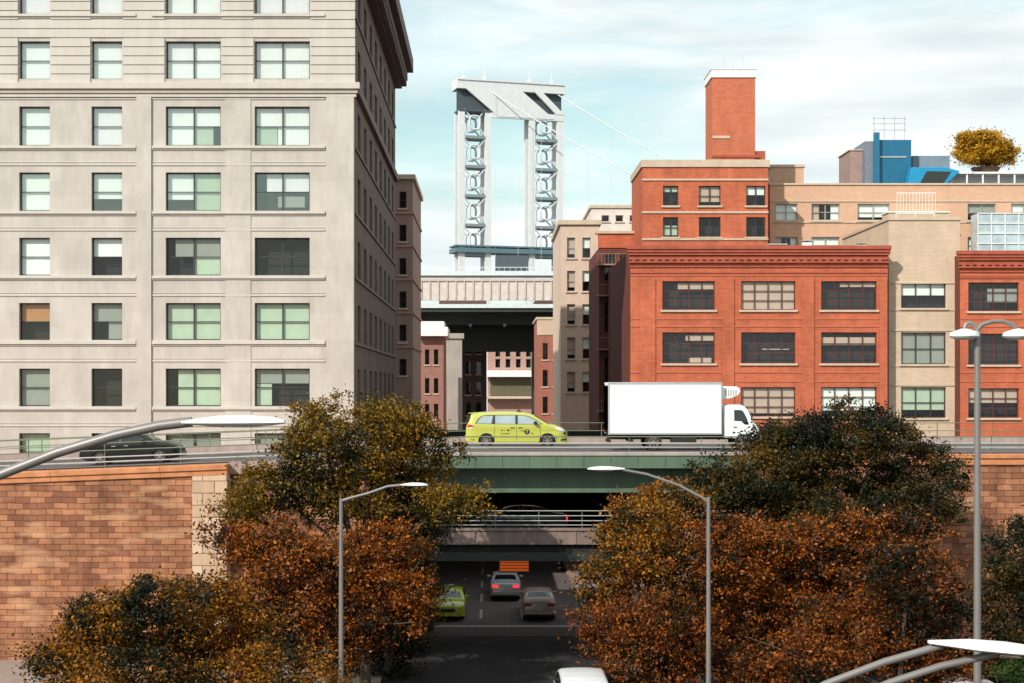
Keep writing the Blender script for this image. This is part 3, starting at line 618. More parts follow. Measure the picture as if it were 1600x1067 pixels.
building('beige_stone_building', 'slim beige stone building beside the brick annex', xx(876, Y8), xx(936, Y8), Y8, 168, zz(352, Y8), M['beige'], wins, 1, 2, 'frame_light', (.5, .25), bl=[[(0, 1, .2, 1, 'b_tan')], [(0, 1, .5, 1, 'b_pale')]])
Y9 = 175.0
wins = [(xx(a, Y9), xx(b, Y9), zz(347, Y9), zz(337, Y9)) for (a, b) in ((940, 952), (962, 974), (984, 996))]
building('white_stone_building', 'distant whitish stone building showing over the brick annex', xx(924, Y9), xx(1010, Y9), Y9, 190, zz(326, Y9), mat('white_stucco', (.62, .56, .50), .85), wins, 1, 1, 'frame_light', (.4, .2))
Y10 = 178.0
wins = [(xx(a, Y10), xx(b, Y10), zz(q+26, Y10), zz(q, Y10)) for q in (535, 577, 619) for (a, b) in ((848, 856), (864, 872))]
rb, _ = building('brick_corner_building', 'small red-brown brick house with beige top below the bridge, right side of street', xx(840, Y10), xx(880, Y10), Y10, 192, zz(500, Y10), mat('dull_red_brick', (.30, .11, .075), .85, var=.15), wins, 1, 2, 'frame_dark', (.3, .2))
MB().box(xx(839, Y10), xx(881, Y10), Y10-.08, Y10-.003, zz(524, Y10), zz(500, Y10)).build('upper_band', M['tan'], rb)
Y11 = 160.0
wins = [(Y, Y+1.6, zz(q+26, 160), zz(q, 160)) for q in (300, 350, 400, 450, 500, 550) for Y in (2, 6, 10, 14)]
YS = 134.0
wins = [(xx(a, YS), xx(b, YS), zz(q+26, YS), zz(q, YS)) for q in (300, 352, 404, 456, 508, 560) for (a, b) in ((598, 608), (624, 635))]
bld, F11 = building('pink_stone_building', 'narrow pinkish building with pale ledges just beyond the flank of the cream office block', xx(560, YS), xx(645, YS), YS, 150, zz(281, YS), mat('pinkish_stone', (.30, .20, .165), .85, var=.12, streak=True), wins, 1, 2, 'frame_dark', (.45, .25))
FR = wallframe((xx(645, YS), YS, 0), (0, 1, 0), (1, 0, 0))
m = MB()
for q in (335, 387, 439, 491, 543): m.box(xx(560, YS), xx(645, YS)+.12, YS-.12, YS-.003, zz(q, YS), zz(q, YS)+.2); m.obox(FR, 0, 16, zz(q, YS), zz(q, YS)+.2, .003, .12)
m.build('string_course', M['pink'], bld)
# small buildings under the bridge
Y12 = 186.0
wins = [(xx(a, Y12), xx(b, Y12), zz(q+24, Y12), zz(q, Y12)) for q in (545, 590, 630) for (a, b) in ((664, 671), (678, 685))]
lb, _ = building('brick_store_building', 'low red-brown brick store with white roof edge, left side of street', xx(655, Y12), xx(693, Y12), Y12, 198, zz(526, Y12), mat('dull_brown_brick', (.27, .13, .10), .85, var=.15), wins, 1, 2, 'frame_dark', None)
MB().box(xx(652, Y12), xx(700, Y12), Y12-1.2, Y12+8, zz(526, Y12)+.001, zz(512, Y12)).box(xx(652, Y12), xx(694, Y12), Y12-.6, Y12+7, zz(512, Y12)+.001, zz(503, Y12)).build('roof_fascia', M['white'], lb)
Y13 = 300.0
wins = [(xx(a, Y13), xx(b, Y13), zz(q+14, Y13), zz(q, Y13)) for q in (543, 560) for (a, b) in ((774, 782), (790, 798), (806, 814), (822, 830))]
fb, _ = building('far_brick_building', 'far pink brick building with white awning closing the street under the bridge', xx(762, Y13), xx(838, Y13), Y13, 315, zz(536, Y13), M['pink'], wins, 1, 1, 'frame_light', (.3, .3))
MB().box(xx(758, Y13), xx(840, Y13), Y13-2.5, Y13-.003, zz(588, Y13), zz(578, Y13)).build('awning', M['white'], fb)
MB().box(xx(758, Y13), xx(840, Y13), Y13-2.6, Y13-.003, zz(622, Y13), zz(618, Y13)).build('shopfront_band', M['sill'], fb)
MB().box(xx(766, Y13), xx(834, Y13), Y13-.3, Y13-.003, zz(617, Y13), zz(589, Y13)).build('shopfront', mat('olive_shopfront', (.10, .09, .05), .6), fb)

Y14 = 240.0
wins = [(xx(a, Y14), xx(b, Y14), zz(q+20, Y14), zz(q, Y14)) for q in (500, 532, 564, 596, 628) for (a, b) in ((728, 736), (744, 752))]
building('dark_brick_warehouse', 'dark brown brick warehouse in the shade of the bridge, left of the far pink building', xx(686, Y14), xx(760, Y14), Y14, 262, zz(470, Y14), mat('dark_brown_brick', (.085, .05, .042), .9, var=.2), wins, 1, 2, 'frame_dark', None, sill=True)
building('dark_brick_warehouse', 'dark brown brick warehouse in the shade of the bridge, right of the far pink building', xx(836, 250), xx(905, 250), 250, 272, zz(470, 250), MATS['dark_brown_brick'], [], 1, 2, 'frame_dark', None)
# ------------------------------------------------------------ suspension bridge
bd = thing('bridge_approach', (0, 205, 0), 'pale bridge approach deck crossing above the street, dark underneath', 'bridge')
YA = 205.0
def zA(q): return zz(q, YA)
m = MB(); m.box(-40, 40, YA, YA+.5, zA(470), zA(437)); m.build('parapet', mat('bridge_parapet', (.56, .50, .46), .8), bd)
m = MB()
for i in range(64): m.box(-40+i*1.25, -39.75+i*1.25, YA-.15, YA-.003, zA(468), zA(440))
m.box(-40, 40, YA-.2, YA-.003, zA(440)+.001, zA(436)); m.build('stiffener', mat('bridge_stiffener', (.48, .42, .38), .8), bd)
m = MB(); m.box(-40, 40, YA-.3, YA+34, zA(482), zA(476)); m.build('flange', mat('bridge_flange', (.55, .62, .64), .6), bd)
m = MB()
for y in range(0, 34, 4): m.box(-40, 40, YA+y, YA+y+.5, zA(506 if y else 488), zA(482)-.001)
for x in range(-38, 40, 5): m.box(x, x+.4, YA+1.2, YA+33, zA(510), zA(506)-.001)
m.build('floor_beam', M['dark_steel'], bd)
m = MB(); m.box(-40, 40, YA+14, YA+15, zA(545), zA(506)); 
for x in (-12, -5.6, 6.6, 13): m.box(x, x+1.4, YA+13, YA+15.5, 0, zA(545)-.001)
m.build('portal_bent', M['dark_steel'], bd)
for a, b in ((694, 722),): MB().box(xx(a, YA), xx(b, YA), YA-1, YA+3, 0, zA(530)).box(xx(a-3, YA), xx(b+3, YA), YA-1.3, YA+3.2, zA(530)+.001, zA(522)).build('stone_pier', M['concrete'], bd)
ub = thing('bridge_upper_deck', (0, 240, 0), 'thin grey upper deck girder seen below the suspension tower', 'bridge')
YU = 262.0
m = MB(); m.box(xx(640, YU), xx(900, YU), YU, YU+6, zz(431, YU), zz(424, YU)); m.build('girder', M['steel'], ub)
m = MB(); m.box(xx(774, YU), xx(826, YU), YU+1, YU+5, zz(424, YU)+.001, zz(399, YU)); m.build('bent', M['steel_dark'], ub)
m = MB()
for i in range(30): x = xx(640, YU)+i*1.03; m.bar((x, YU+.5, zz(424, YU)), (x, YU+.5, zz(418, YU)), .06)
m.bar((xx(640, YU), YU+.5, zz(418, YU)), (xx(900, YU), YU+.5, zz(418, YU)), .1); m.build('rail', M['steel_pale'], ub)
# tower : local frame u across, v depth; yawed
YT = 392.0
tt = thing('suspension_bridge_tower', (xx(800, YT), YT, 0), 'pale grey steel suspension bridge tower with two laced legs, centre background', 'bridge tower')
tc_ = Vector((xx(797, YT), YT, 0)); ya = R(16)
def TW(u, v, z): return Vector((tc_.x+u*math.cos(ya)-v*math.sin(ya), tc_.y+u*math.sin(ya)+v*math.cos(ya), z))
def tbox(m, u0, u1, v0, v1, z0, z1): return m.hexa([TW(u0, v0, z0), TW(u1, v0, z0), TW(u1, v1, z0), TW(u0, v1, z0), TW(u0, v0, z1), TW(u1, v0, z1), TW(u1, v1, z1), TW(u0, v1, z1)])
zt = lambda q: zz(q, YT)
ul = (-14.6, -5.4); ur = (5.6, 15.4)
for (a, b) in (ul, ur):
    leg = MB()
    for v in (0, 4.0):
        tbox(leg, a, a+1.7, v, v+1.0, 0, zt(178)); tbox(leg, b-1.7, b, v, v+1.0, 0, zt(178))
    leg.build('leg', M['steel_pale'], tt)
    br_ = MB()
    q = 172
    while q < 380:
        z1_, z0_ = zt(q), zt(q+45.5); zc = (z0_+z1_)/2; cu = (a+b)/2; hw = (b-a)/2-1.75; hh = (z1_-z0_)/2-.6
        for v in (.2, 4.3):
            ring = [TW(cu+hw*.52*math.cos(t)*abs(math.cos(t))**-.35 if abs(math.cos(t)) > .01 else cu, v+.2, zc+hh*.55*math.sin(t)*(abs(math.sin(t))**-.35 if abs(math.sin(t)) > .01 else 1)) for t in [2*math.pi*i/16+.001 for i in range(17)]]
            br_.tube(ring, .32, 6)
            for sx in (-1, 1):
                for sz in (-1, 1): br_.bar(TW(cu+sx*hw*.42, v+.2, zc+sz*hh*.45), TW(cu+sx*(hw+.2), v+.2, zc+sz*(hh+.2)), .5, .3)
        st_ = MB(); tbox(st_, a+1.701, b-1.701, -.1, 5.0, z0_-.40, z0_+.35); st_.build('strut', mat('strut_steel', (.20, .24, .26), .6), tt)
        q += 45.5
    br_.build('lattice_bracing', M['steel'], tt)
# portal head: chords, broad diagonals, dark plates painting the shade between
hd = MB(); zt0, zt1 = zt(186), zt(130)
tbox(hd, -15.2, 16.0, -.2, 5.4, zt(143), zt1); tbox(hd, -5.6, 15.6, -.15, .6, zt0, zt(176)); tbox(hd, -15.0, 15.8, -.5, 5.8, zt1+.001, zt1+.5)
def slab(m, ua, ub_, za, zb, wd):
    m.hexa([TW(ua, -.3, za), TW(ua+wd, -.3, za), TW(ua+wd, .5, za), TW(ua, .5, za), TW(ub_, -.3, zb), TW(ub_+wd, -.3, zb), TW(ub_+wd, .5, zb), TW(ub_, .5, zb)])
slab(hd, -3.4, -12.6, zt(184), zt(143.2), 16.2)
slab(hd, 13.4, 7.2, zt(176), zt(143.2), 2.4)
hd.build('portal_head', M['steel_pale'], tt)
dk = MB(); tbox(dk, -14.8, -3.0, 1.4, 1.9, zt(175), zt(143)-.001); tbox(dk, 2, 15.4, 1.4, 1.9, zt(178), zt(143)-.001); tbox(dk, -14.6, -2.2, -.2, 5, zt(178), zt(175)-.001); dk.build('portal_shade_plate', M['steel_dark'], tt)
for u in (-12.5, -6.5, 6.5, 13):
    sp = MB(); sp.tube([TW(u, 2.6, zt1+.5), TW(u, 2.6, zt1+1.4), TW(u, 2.6, zt1+1.9), TW(u, 2.6, zt1+4.4)], [.7, .6, .22, .04], 8); sp.build('finial', mat('finial_steel', (.6, .68, .70), .6), tt)
cs = MB(); tbox(cs, -15.8, 16.6, -1, 6, zt(397), zt(390)); tbox(cs, -15.8, 16.6, -.8, 5.8, zt(388), zt(385.5)); cs.build('deck_strut', mat('teal_steel', (.09, .16, .19), .6), tt)
# main cables
for k, (u, v) in enumerate(((-10, 2.6), (10, 2.6))):
    cbl = MB(); A = TW(u, v, zt1+.6); B = Vector((A.x+150, A.y-40, 38)); pts = []
    for i in range(25):
        t = i/24; p = A.lerp(B, t); p.z -= 14*math.sin(math.pi*t)*1.0; pts.append(p)
    cc = thing('suspension_cable', tuple(A), 'thin main cable falling right from the '+('nearer left' if k == 0 else 'farther right')+' tower leg', 'cable', 'bridge cables')
    cbl.tube(pts, .16, 6); cbl.build('cable', M['steel_pale'], cc)
    hg = MB()
    for i in range(1, 24): hg.tube([pts[i], (pts[i].x, pts[i].y, 36)], .04, 4)
    hg.build('suspender', M['steel_pale'], cc)

# ------------------------------------------------------------ vehicles
def interp(pts, x):
    if x <= pts[0][0]: return pts[0][1]
    for (a, za), (b, zb) in zip(pts[:-1], pts[1:]):
        if x <= b: return za+(zb-za)*(x-a)/max(b-a, 1e-6)
    return pts[-1][1]
class Shell:
    """car body: x from tail (0) to nose (Lx); camera side is -y"""
    def __init__(s, top, Wd, belt, bot, wheels, R_, tumble=.17, rr=.13, wf=None):
        s.top = top; s.W = Wd/2; s.belt = belt; s.bot = bot; s.wh = wheels; s.R = R_; s.tum = tumble; s.rr = rr; s.L = top[-1][0]; s.roof = max(z for _, z in top); s.wf = wf
    def plan(s, x):
        w_ = s.W; e = .55
        for d, k in ((x, .86 if not s.wf else s.wf[0]), (s.L-x, .72 if not s.wf else s.wf[1])):
            if d < e: t = 1-d/e; w_ = min(w_, s.W*(1-(1-k)*t**2.4))
        return w_
    def hw(s, x, z):
        t = max(0, (z-s.belt)/(s.roof-s.belt)); w_ = s.plan(x)*(1-s.tum*t**1.15)
        if z < s.belt: w_ *= 1-.045*((s.belt-z)/s.belt)**1.5 - .012*math.exp(-((z-s.belt*.72)/.05)**2)
        d = interp(s.top, x)-z
        if d < s.rr: w_ -= s.rr-math.sqrt(max(0, s.rr**2-(s.rr-max(d, 0))**2))
        return max(w_, .05)
    def b(s, x):
        z = interp(s.bot, x)
        for c in s.wh:
            if abs(x-c) < s.R: z = max(z, .33+math.sqrt(s.R**2-(x-c)**2)*.98)
        return z
    def mesh(s):
        xs = set(np.round(np.linspace(0, s.L, 70), 3))|{round(p[0], 3) for p in s.top}
        for c in s.wh:
            for k in range(-8, 9): xs.add(round(c+s.R*math.sin(k/8*math.pi/2)*.9999, 3))
        xs = sorted(xs); m = MB(); NL = 16; rows = []
        for x in xs:
            tz = interp(s.top, x); bz = min(s.b(x), tz-.06); ring = []
            for i in range(NL):
                f = i/(NL-1); z = bz+(tz-bz)*(1-(1-f)**1.5); ring.append((x, -s.hw(x, z), z))
            hwt = s.hw(x, tz)
            for f in (.66, .33, 0): ring.append((x, -hwt*f, tz+.035*(1-f*f)))
            ring = ring+[(a, -b_, c) for a, b_, c in reversed(ring[:-1])]; rows.append(ring)
        n = len(rows[0])
        for r_ in rows: m.v += r_
        for i in range(len(rows)-1):
            for k in range(n-1): m.f.append((i*n+k, (i+1)*n+k, (i+1)*n+k+1, i*n+k+1)); m.mi.append(0)
        m.f.append(tuple(range(n))); m.mi.append(0); m.f.append(tuple((len(rows)-1)*n+k for k in reversed(range(n)))); m.mi.append(0)
        return m
    def patch(s, poly, side, off=.006, n=1):     # polygon on the flank, subdivided by x
        m = MB(); xs = [p[0] for p in poly]; x0, x1 = min(xs), max(xs); K = max(2, int((x1-x0)/.08)); cols = []
        def span(x):
            zs = []
            for (a, b_) in zip(poly, poly[1:]+poly[:1]):
                if (a[0]-x)*(b_[0]-x) <= 0 and abs(a[0]-b_[0]) > 1e-9: zs.append(a[1]+(b_[1]-a[1])*(x-a[0])/(b_[0]-a[0]))
            return (min(zs), max(zs)) if zs else None
        for i in range(K+1):
            x = x0+(x1-x0)*i/K; x = min(max(x, x0+1e-4), x1-1e-4); sp_ = span(x)
            cols.append([(x, side*(s.hw(x, sp_[0]+(sp_[1]-sp_[0])*j/4)+off), sp_[0]+(sp_[1]-sp_[0])*j/4) for j in range(5)])
        for i in range(K):
            for j in range(4): m.face([cols[i][j], cols[i+1][j], cols[i+1][j+1], cols[i][j+1]])
        return m
    def toppatch(s, x0, x1, f0=.9, f1=.9, off=.008):
        m = MB(); K = 8; rows = []
        for i in range(K+1):
            x = x0+(x1-x0)*i/K; tz = interp(s.top, x); f = f0+(f1-f0)*i/K; h = s.hw(x, tz)+.03
            rows.append([(x, h*f*j/4, tz+.035*(1-(f*j/4)**2)+off) for j in range(-4, 5)])
        for i in range(K):
            for j in range(8): m.face([rows[i][j], rows[i+1][j], rows[i+1][j+1], rows[i][j+1]])
        return m
def wheel(root, x, y, side, r=.335, wd=.22):
    o = MB(); o.lathe((x, y, r), [(r*.62, -wd/2), (r*.93, -wd/2), (r, -wd*.38), (r, wd*.38), (r*.93, wd/2), (r*.62, wd/2)], 28)
    t = o.build('wheel', CP['rubber'], root, smooth=True)
    m = MB(); yo = y+side*(wd/2-.02)
    m.lathe((x, yo, r), [(r*.64, side*.01), (r*.60, side*.012), (r*.57, -side*.03), (r*.15, -side*.01), (.001, -side*.0)], 28)
    m.build('hub', CP['black_trim'], t)
    m = MB(); m.lathe((x, yo, r), [(r*.66, side*.005), (r*.66, side*.02), (r*.56, side*.02), (r*.56, -side*.02)], 28)
    for k in range(7):
        a = 2*math.pi*k/7+.3; m.bar((x+.02*math.cos(a), yo+side*.01, r+.02*math.sin(a)), (x+r*.6*math.cos(a), yo+side*.01, r+r*.6*math.sin(a)), .035, .05, (0, 1, 0))
    m.lathe((x, yo, r), [(r*.16, side*.0), (r*.16, side*.03), (.001, side*.03)], 16)
    m.build('rim', CP['rim'], t)
def flankbox(sh, x0, x1, z0, z1, side, th=.02): # a thin raised box hugging the flank
    m = MB(); a = sh.hw(x0, (z0+z1)/2); b = sh.hw(x1, (z0+z1)/2)
    return m.hexa([(x0, side*(a-.01), z0), (x1, side*(b-.01), z0), (x1, side*(b+th), z0), (x0, side*(a+th), z0), (x0, side*(a-.01), z1), (x1, side*(b-.01), z1), (x1, side*(b+th), z1), (x0, side*(a+th), z1)])
def textmesh(body, size):
    c = bpy.data.curves.new('t', 'FONT'); c.body = body; c.size = size; c.align_x = 'CENTER'; c.align_y = 'CENTER'; c.extrude = .002
    o = bpy.data.objects.new('t', c); COL.objects.link(o); bpy.context.view_layer.update()
    me = bpy.data.meshes.new_from_object(o.evaluated_get(bpy.context.evaluated_depsgraph_get())); vs = [tuple(v.co) for v in me.vertices]; fs = [tuple(p.vertices) for p in me.polygons]
    bpy.data.objects.remove(o); bpy.data.curves.remove(c); return vs, fs
def decal_text(root, sh, body, size, cx, cz, mt, off=.014, bold=0, name='lettering'):
    vs, fs = textmesh(body, size); m = MB(); m.v = [(cx+v[0], -(sh.hw(cx+v[0], cz+v[1])+off+v[2]), cz+v[1]) for v in vs]; m.f = fs; m.mi = [0]*len(fs)
    return m.build(name, mt, root, fixn=False)
def disc(sh, cx, cz, r, off):
    m = MB(); n = 28; m.face([(cx+r*math.cos(2*math.pi*k/n), -(sh.hw(cx+r*math.cos(2*math.pi*k/n), cz+r*math.sin(2*math.pi*k/n))+off), cz+r*math.sin(2*math.pi*k/n)) for k in range(n)]); return m
def common(root, sh, Wd, wheels, R_, col, seams=(), glass='glass', wr=.335):
    sh.mesh().build('body', CP[col], root, smooth=True)
    m = MB(); m.box(.25, sh.L-.3, -Wd/2+.26, Wd/2-.26, .2, .62)
    for c in wheels: m.box(c-R_+.02, c+R_-.02, -Wd/2+.12, Wd/2-.12, .33, .66)
    m.build('underbody', CP['under'], root)
    for c in wheels:
        for sd_ in (-1, 1): wheel(root, c, sd_*(Wd/2-.15), sd_, wr)
def finish(root, loc, rz=0, ry=0):
    root.location = loc; root.rotation_euler = (0, ry, rz); return root

def minivan(label, col, taxi=False, group=None, glass='glass_light'):
    root = thing('minivan_taxi' if taxi else 'white_van', (0, 0, 0), label, 'taxi' if taxi else 'van', group)
    top = [(0, .98), (.03, 1.08), (.10, 1.22), (.20, 1.45), (.24, 1.60), (.27, 1.68), (.5, 1.715), (1.0, 1.755), (1.8, 1.775), (2.5, 1.765), (2.95, 1.725), (3.25, 1.66), (3.42, 1.60), (3.75, 1.40), (4.08, 1.20), (4.2, 1.155), (4.5, 1.10), (4.75, 1.02), (4.95, .90), (5.05, .80), (5.1, .68)]
    bot = [(0, .36), (.3, .27), (1, .24), (4.5, .24), (4.9, .22), (5.1, .28)]
    wh = (1.03, 4.09); sh = Shell(top, 1.98, 1.12, bot, wh, .405, tumble=.16)
    common(root, sh, 1.98, wh, .405, col)
    G_ = CP[glass]
    band = [(.46, 1.20), (.60, 1.44), (.82, 1.60), (1.2, 1.635), (2.2, 1.645), (2.75, 1.63), (3.12, 1.585), (3.5, 1.40), (3.86, 1.17), (3.0, 1.165), (1.5, 1.175)]
    w1 = [(.52, 1.215), (.66, 1.43), (.85, 1.575), (1.36, 1.60), (1.35, 1.20)]; w2 = [(1.47, 1.195), (1.47, 1.605), (2.47, 1.61), (2.47, 1.185)]; w3 = [(2.6, 1.185), (2.6, 1.605), (2.8, 1.60), (3.1, 1.555), (3.45, 1.385), (3.78, 1.19)]
    for sd_ in (-1, 1):
        sh.patch(band, sd_, .004).build('window_surround', CP['black_trim'], root, fixn=False)
        for q in (w1, w2, w3): sh.patch(q, sd_, .010).build('side_window', G_, root, fixn=False)
        for x in (1.42, 2.53, 3.72):
            z1_ = 1.18 if x < 3.6 else 1.14
            sh.patch([(x, .34), (x, z1_), (x+.016, z1_), (x+.016, .34)], sd_, .004).build('door_seam', CP['black_trim'], root, fixn=False)
        for x in (2.22, 2.62): flankbox(sh, x, x+.22, .975, 1.01, sd_, .03).build('door_handle', CP['black_trim'], root, bevel=.008)
        sh.patch([(.035, 1.0), (.04, 1.06), (.12, 1.17), (.40, 1.08), (.40, 1.04)], sd_, .012).build('taillight', CP['red'], root, fixn=False)
        sh.patch([(.07, .96), (.07, .995), (.40, 1.035), (.34, .96)], sd_, .012).build('reversing_light', CP['lens'], root, fixn=False)
        sh.patch([(4.42, 1.0), (4.62, 1.03), (4.86, .93), (4.98, .80), (4.82, .80), (4.6, .88)], sd_, .012).build('headlight', CP['lens'], root, fixn=False)
        m = MB(); y = sh.hw(3.5, 1.2)
        m.hexa([(3.38, sd_*(y-.02), 1.19), (3.60, sd_*(y-.02), 1.19), (3.56, sd_*(y+.24), 1.17), (3.40, sd_*(y+.24), 1.17), (3.38, sd_*(y-.02), 1.25), (3.56, sd_*(y-.02), 1.27), (3.53, sd_*(y+.24), 1.33), (3.40, sd_*(y+.24), 1.33)])
        m.build('door_mirror', CP['black_trim'], root, bevel=.02)
        sh.patch([(4.90, .66), (4.90, .82), (4.99, .84), (5.08, .70), (5.08, .66)], sd_, .012).build('grille', CP['black_trim'], root, fixn=False)
        sh.patch([(4.72, .34), (4.78, .42), (5.04, .44), (5.04, .38)], sd_, .01).build('fog_light_recess', CP['black_trim'], root, fixn=False)
        flankbox(sh, 1.5, 3.6, .30, .36, sd_, .014).build('sill_trim', CP[col], root)
    sh.toppatch(3.44, 4.1, .93, .96).build('windscreen', CP['glass'], root, fixn=False)
    m = MB(); m.prism([(-.02, 1.30), (.13, 1.60), (.20, 1.60), (.04, 1.30)], -.7, .7); m.build('rear_window', CP['glass'], root)
    MB().prism([(.10, 1.685), (.10, 1.71), (.45, 1.755), (.6, 1.74)], -.60, .60).build('spoiler', CP[col], root, bevel=.012)
    m = MB(); m.box(-.035, .2, -.80, .80, .40, .62); m.build('rear_bumper', CP[col], root, bevel=.03)
    m = MB(); m.box(5.04, 5.14, -.62, .62, .62, .80); m.build('grille', CP['black_trim'], root, bevel=.02)
    m = MB(); m.box(4.95, 5.13, -.72, .72, .28, .54); m.build('front_bumper', CP[col], root, bevel=.04)
    if taxi:
        disc(sh, 3.06, .80, .135, .010).build('emblem_disc', CP['black_trim'], root, fixn=False)
        decal_text(root, sh, 'T', .235, 3.06, .80, mat('decal_yellow', (.75, .70, .25), .5), .016)
        decal_text(root, sh, 'NYC', .085, 2.83, .84, CP['black_trim'])
        decal_text(root, sh, 'AXI', .085, 3.30, .72, CP['black_trim'])
        m = MB()
        for (x, z, w_, h) in ((1.76, .87, .09, .045), (1.90, .87, .06, .02), (2.06, .87, .09, .07), (2.20, .87, .04, .03), (1.87, .715, .05, .012), (1.96, .715, .22, .014), (1.86, .685, .30, .01)):
            for (a) in [sh.patch([(x, z-h/2), (x, z+h/2), (x+w_, z+h/2), (x+w_, z-h/2)], -1, .012)]:
                n0 = len(m.v); m.v += a.v; m.f += [tuple(i+n0 for i in f) for f in a.f]; m.mi += a.mi
        m.build('fare_decal', CP['black_trim'], root, fixn=False)
        disc(sh, 1.80, .70, .035, .013).build('red_decal', CP['red'], root, fixn=False)
        z = 1.79; m = MB(); m.prism([(2.60, z), (2.61, z+.12), (2.70, z+.12), (2.72, z)], -.35, .35); m.build('roof_light', mat('roof_light_dark', (.10, .04, .03), .4), root, bevel=.01)
        MB().box(2.52, 2.8, -.3, .3, z-.02, z+.012).build('roof_light_base', CP['black_trim'], root)
        m = MB(); m.prism([(1.84, z), (1.86, z+.035), (1.92, z+.03), (1.93, z)], -.02, .02); m.build('roof_aerial', CP['black_trim'], root)
    return root, sh
taxi, _ = minivan('lime-yellow taxi minivan driving along the upper roadway behind the white truck', 'taxi', True)
finish(taxi, (xx(728, 71.2), 71.2+.99, DECK+.004))

def sedan(name, label, col, tail='red', group=None, taxi=False, cat='car'):
    root = thing(name, (0, 0, 0), label, cat, group)
    top = [(0, .86), (.04, .98), (.12, 1.06), (.55, 1.10), (.75, 1.14), (1.25, 1.36), (1.6, 1.42), (2.2, 1.45), (2.7, 1.43), (3.05, 1.34), (3.5, 1.09), (3.65, 1.02), (4.1, .95), (4.5, .84), (4.68, .72), (4.75, .60)]
    bot = [(0, .36), (.3, .24), (1, .2), (4.2, .2), (4.5, .22), (4.75, .28)]; wh = (.98, 3.82); sh = Shell(top, 1.82, .98, bot, wh, .37, tumble=.22)
    common(root, sh, 1.82, wh, .37, col, wr=.32)
    w1 = [(.98, 1.045), (1.35, 1.30), (1.62, 1.345), (1.92, 1.365), (1.92, 1.03)]; w2 = [(2.0, 1.03), (2.0, 1.365), (2.4, 1.36), (2.68, 1.335), (3.05, 1.20), (3.36, 1.01)]
    for sd_ in (-1, 1):
        for q in (w1, w2): sh.patch(q, sd_, .008).build('side_window', CP['glass'], root, fixn=False)
        for x in (1.96, 3.2): sh.patch([(x, .3), (x, 1.0), (x+.014, 1.0), (x+.014, .3)], sd_, .003).build('door_seam', CP['black_trim'], root, fixn=False)
        for x in (1.55, 2.15): flankbox(sh, x, x+.2, .86, .885, sd_, .025).build('door_handle', CP['silver'], root)
        m = MB(); y = sh.hw(3.0, 1.05); m.box(2.98, 3.14, sd_*(y-.02), sd_*(y+.2), 1.02, 1.16); m.build('door_mirror', CP[col], root, bevel=.03)
        m = MB(); m.box(-.02, .10, sd_*.42, sd_*.80, .80, .96); m.build('taillight', CP[tail], root, bevel=.02)
        m = MB(); m.hexa([(4.60, sd_*.40, .60), (4.78, sd_*.40, .60), (4.62, sd_*.74, .60), (4.45, sd_*.74, .60), (4.55, sd_*.40, .74), (4.73, sd_*.40, .72), (4.57, sd_*.74, .76), (4.40, sd_*.74, .78)]); m.build('headlight', CP['lens'], root, bevel=.01)
    sh.toppatch(3.02, 3.52, .9, .92).build('windscreen', CP['glass'], root, fixn=False)
    sh.toppatch(.80, 1.28, .88, .88).build('rear_window', CP['glass'], root, fixn=False)
    m = MB(); m.box(-.05, .12, -.76, .76, .40, .60); m.build('rear_bumper', CP[col], root, bevel=.03)
    m = MB(); m.box(4.62, 4.79, -.70, .70, .26, .48); m.build('front_bumper', CP[col], root, bevel=.03)
    m = MB(); m.box(4.70, 4.80, -.38, .38, .50, .66); m.build('grille', CP['black_trim'], root, bevel=.01)
    MB().box(-.065, -.051, -.16, .16, .62, .77).build('number_plate', CP['plate'], root)
    if taxi: MB().box(2.1, 2.3, -.25, .25, 1.46, 1.62).build('roof_light', CP['lens'], root, bevel=.02)
    return root
c = sedan('dark_sedan', 'glossy black sedan on the upper roadway above the left masonry wall', 'black'); c.location = (xx(130, 68.2), 68.2+.3, DECK+dz(-19.5)+.004)
c.rotation_euler = (0, -math.atan(.039), 0)
c = sedan('yellow_cab', 'green-yellow cab facing the camera in the street tunnel, left lane', 'cab', taxi=True, cat='taxi', group='cars in the street under the overpass'); finish(c, (xx(700, 76), 76+4.75, .02), R(-90))
c = sedan('street_car', 'silver car with lit red tail lights, farthest in the street tunnel', 'silver', 'redlit', group='cars in the street under the overpass'); finish(c, (xx(790, 83), 83, .02), R(90))
c = sedan('street_car', 'beige car seen from behind in the street tunnel, right of the others', 'beige', 'red', group='cars in the street under the overpass'); finish(c, (xx(843, 76), 76, .02), R(90))
c = sedan('dark_sedan', 'dark car with lit red tail light on the lower deck behind thin rails', 'dark', 'redlit'); finish(c, (xx(885, 70.5), 70.5, LD+.004), R(180))
v, _ = minivan('white van partly out of frame at bottom centre, right of the street', 'white', glass='glass'); finish(v, (xx(916, 51.6), 51.6, .02), R(90))
v, _ = minivan('white van roof showing at the bottom edge beside the tall lamp pole', 'white', glass='glass'); finish(v, (xx(1545, 50), 50, .02), R(90))

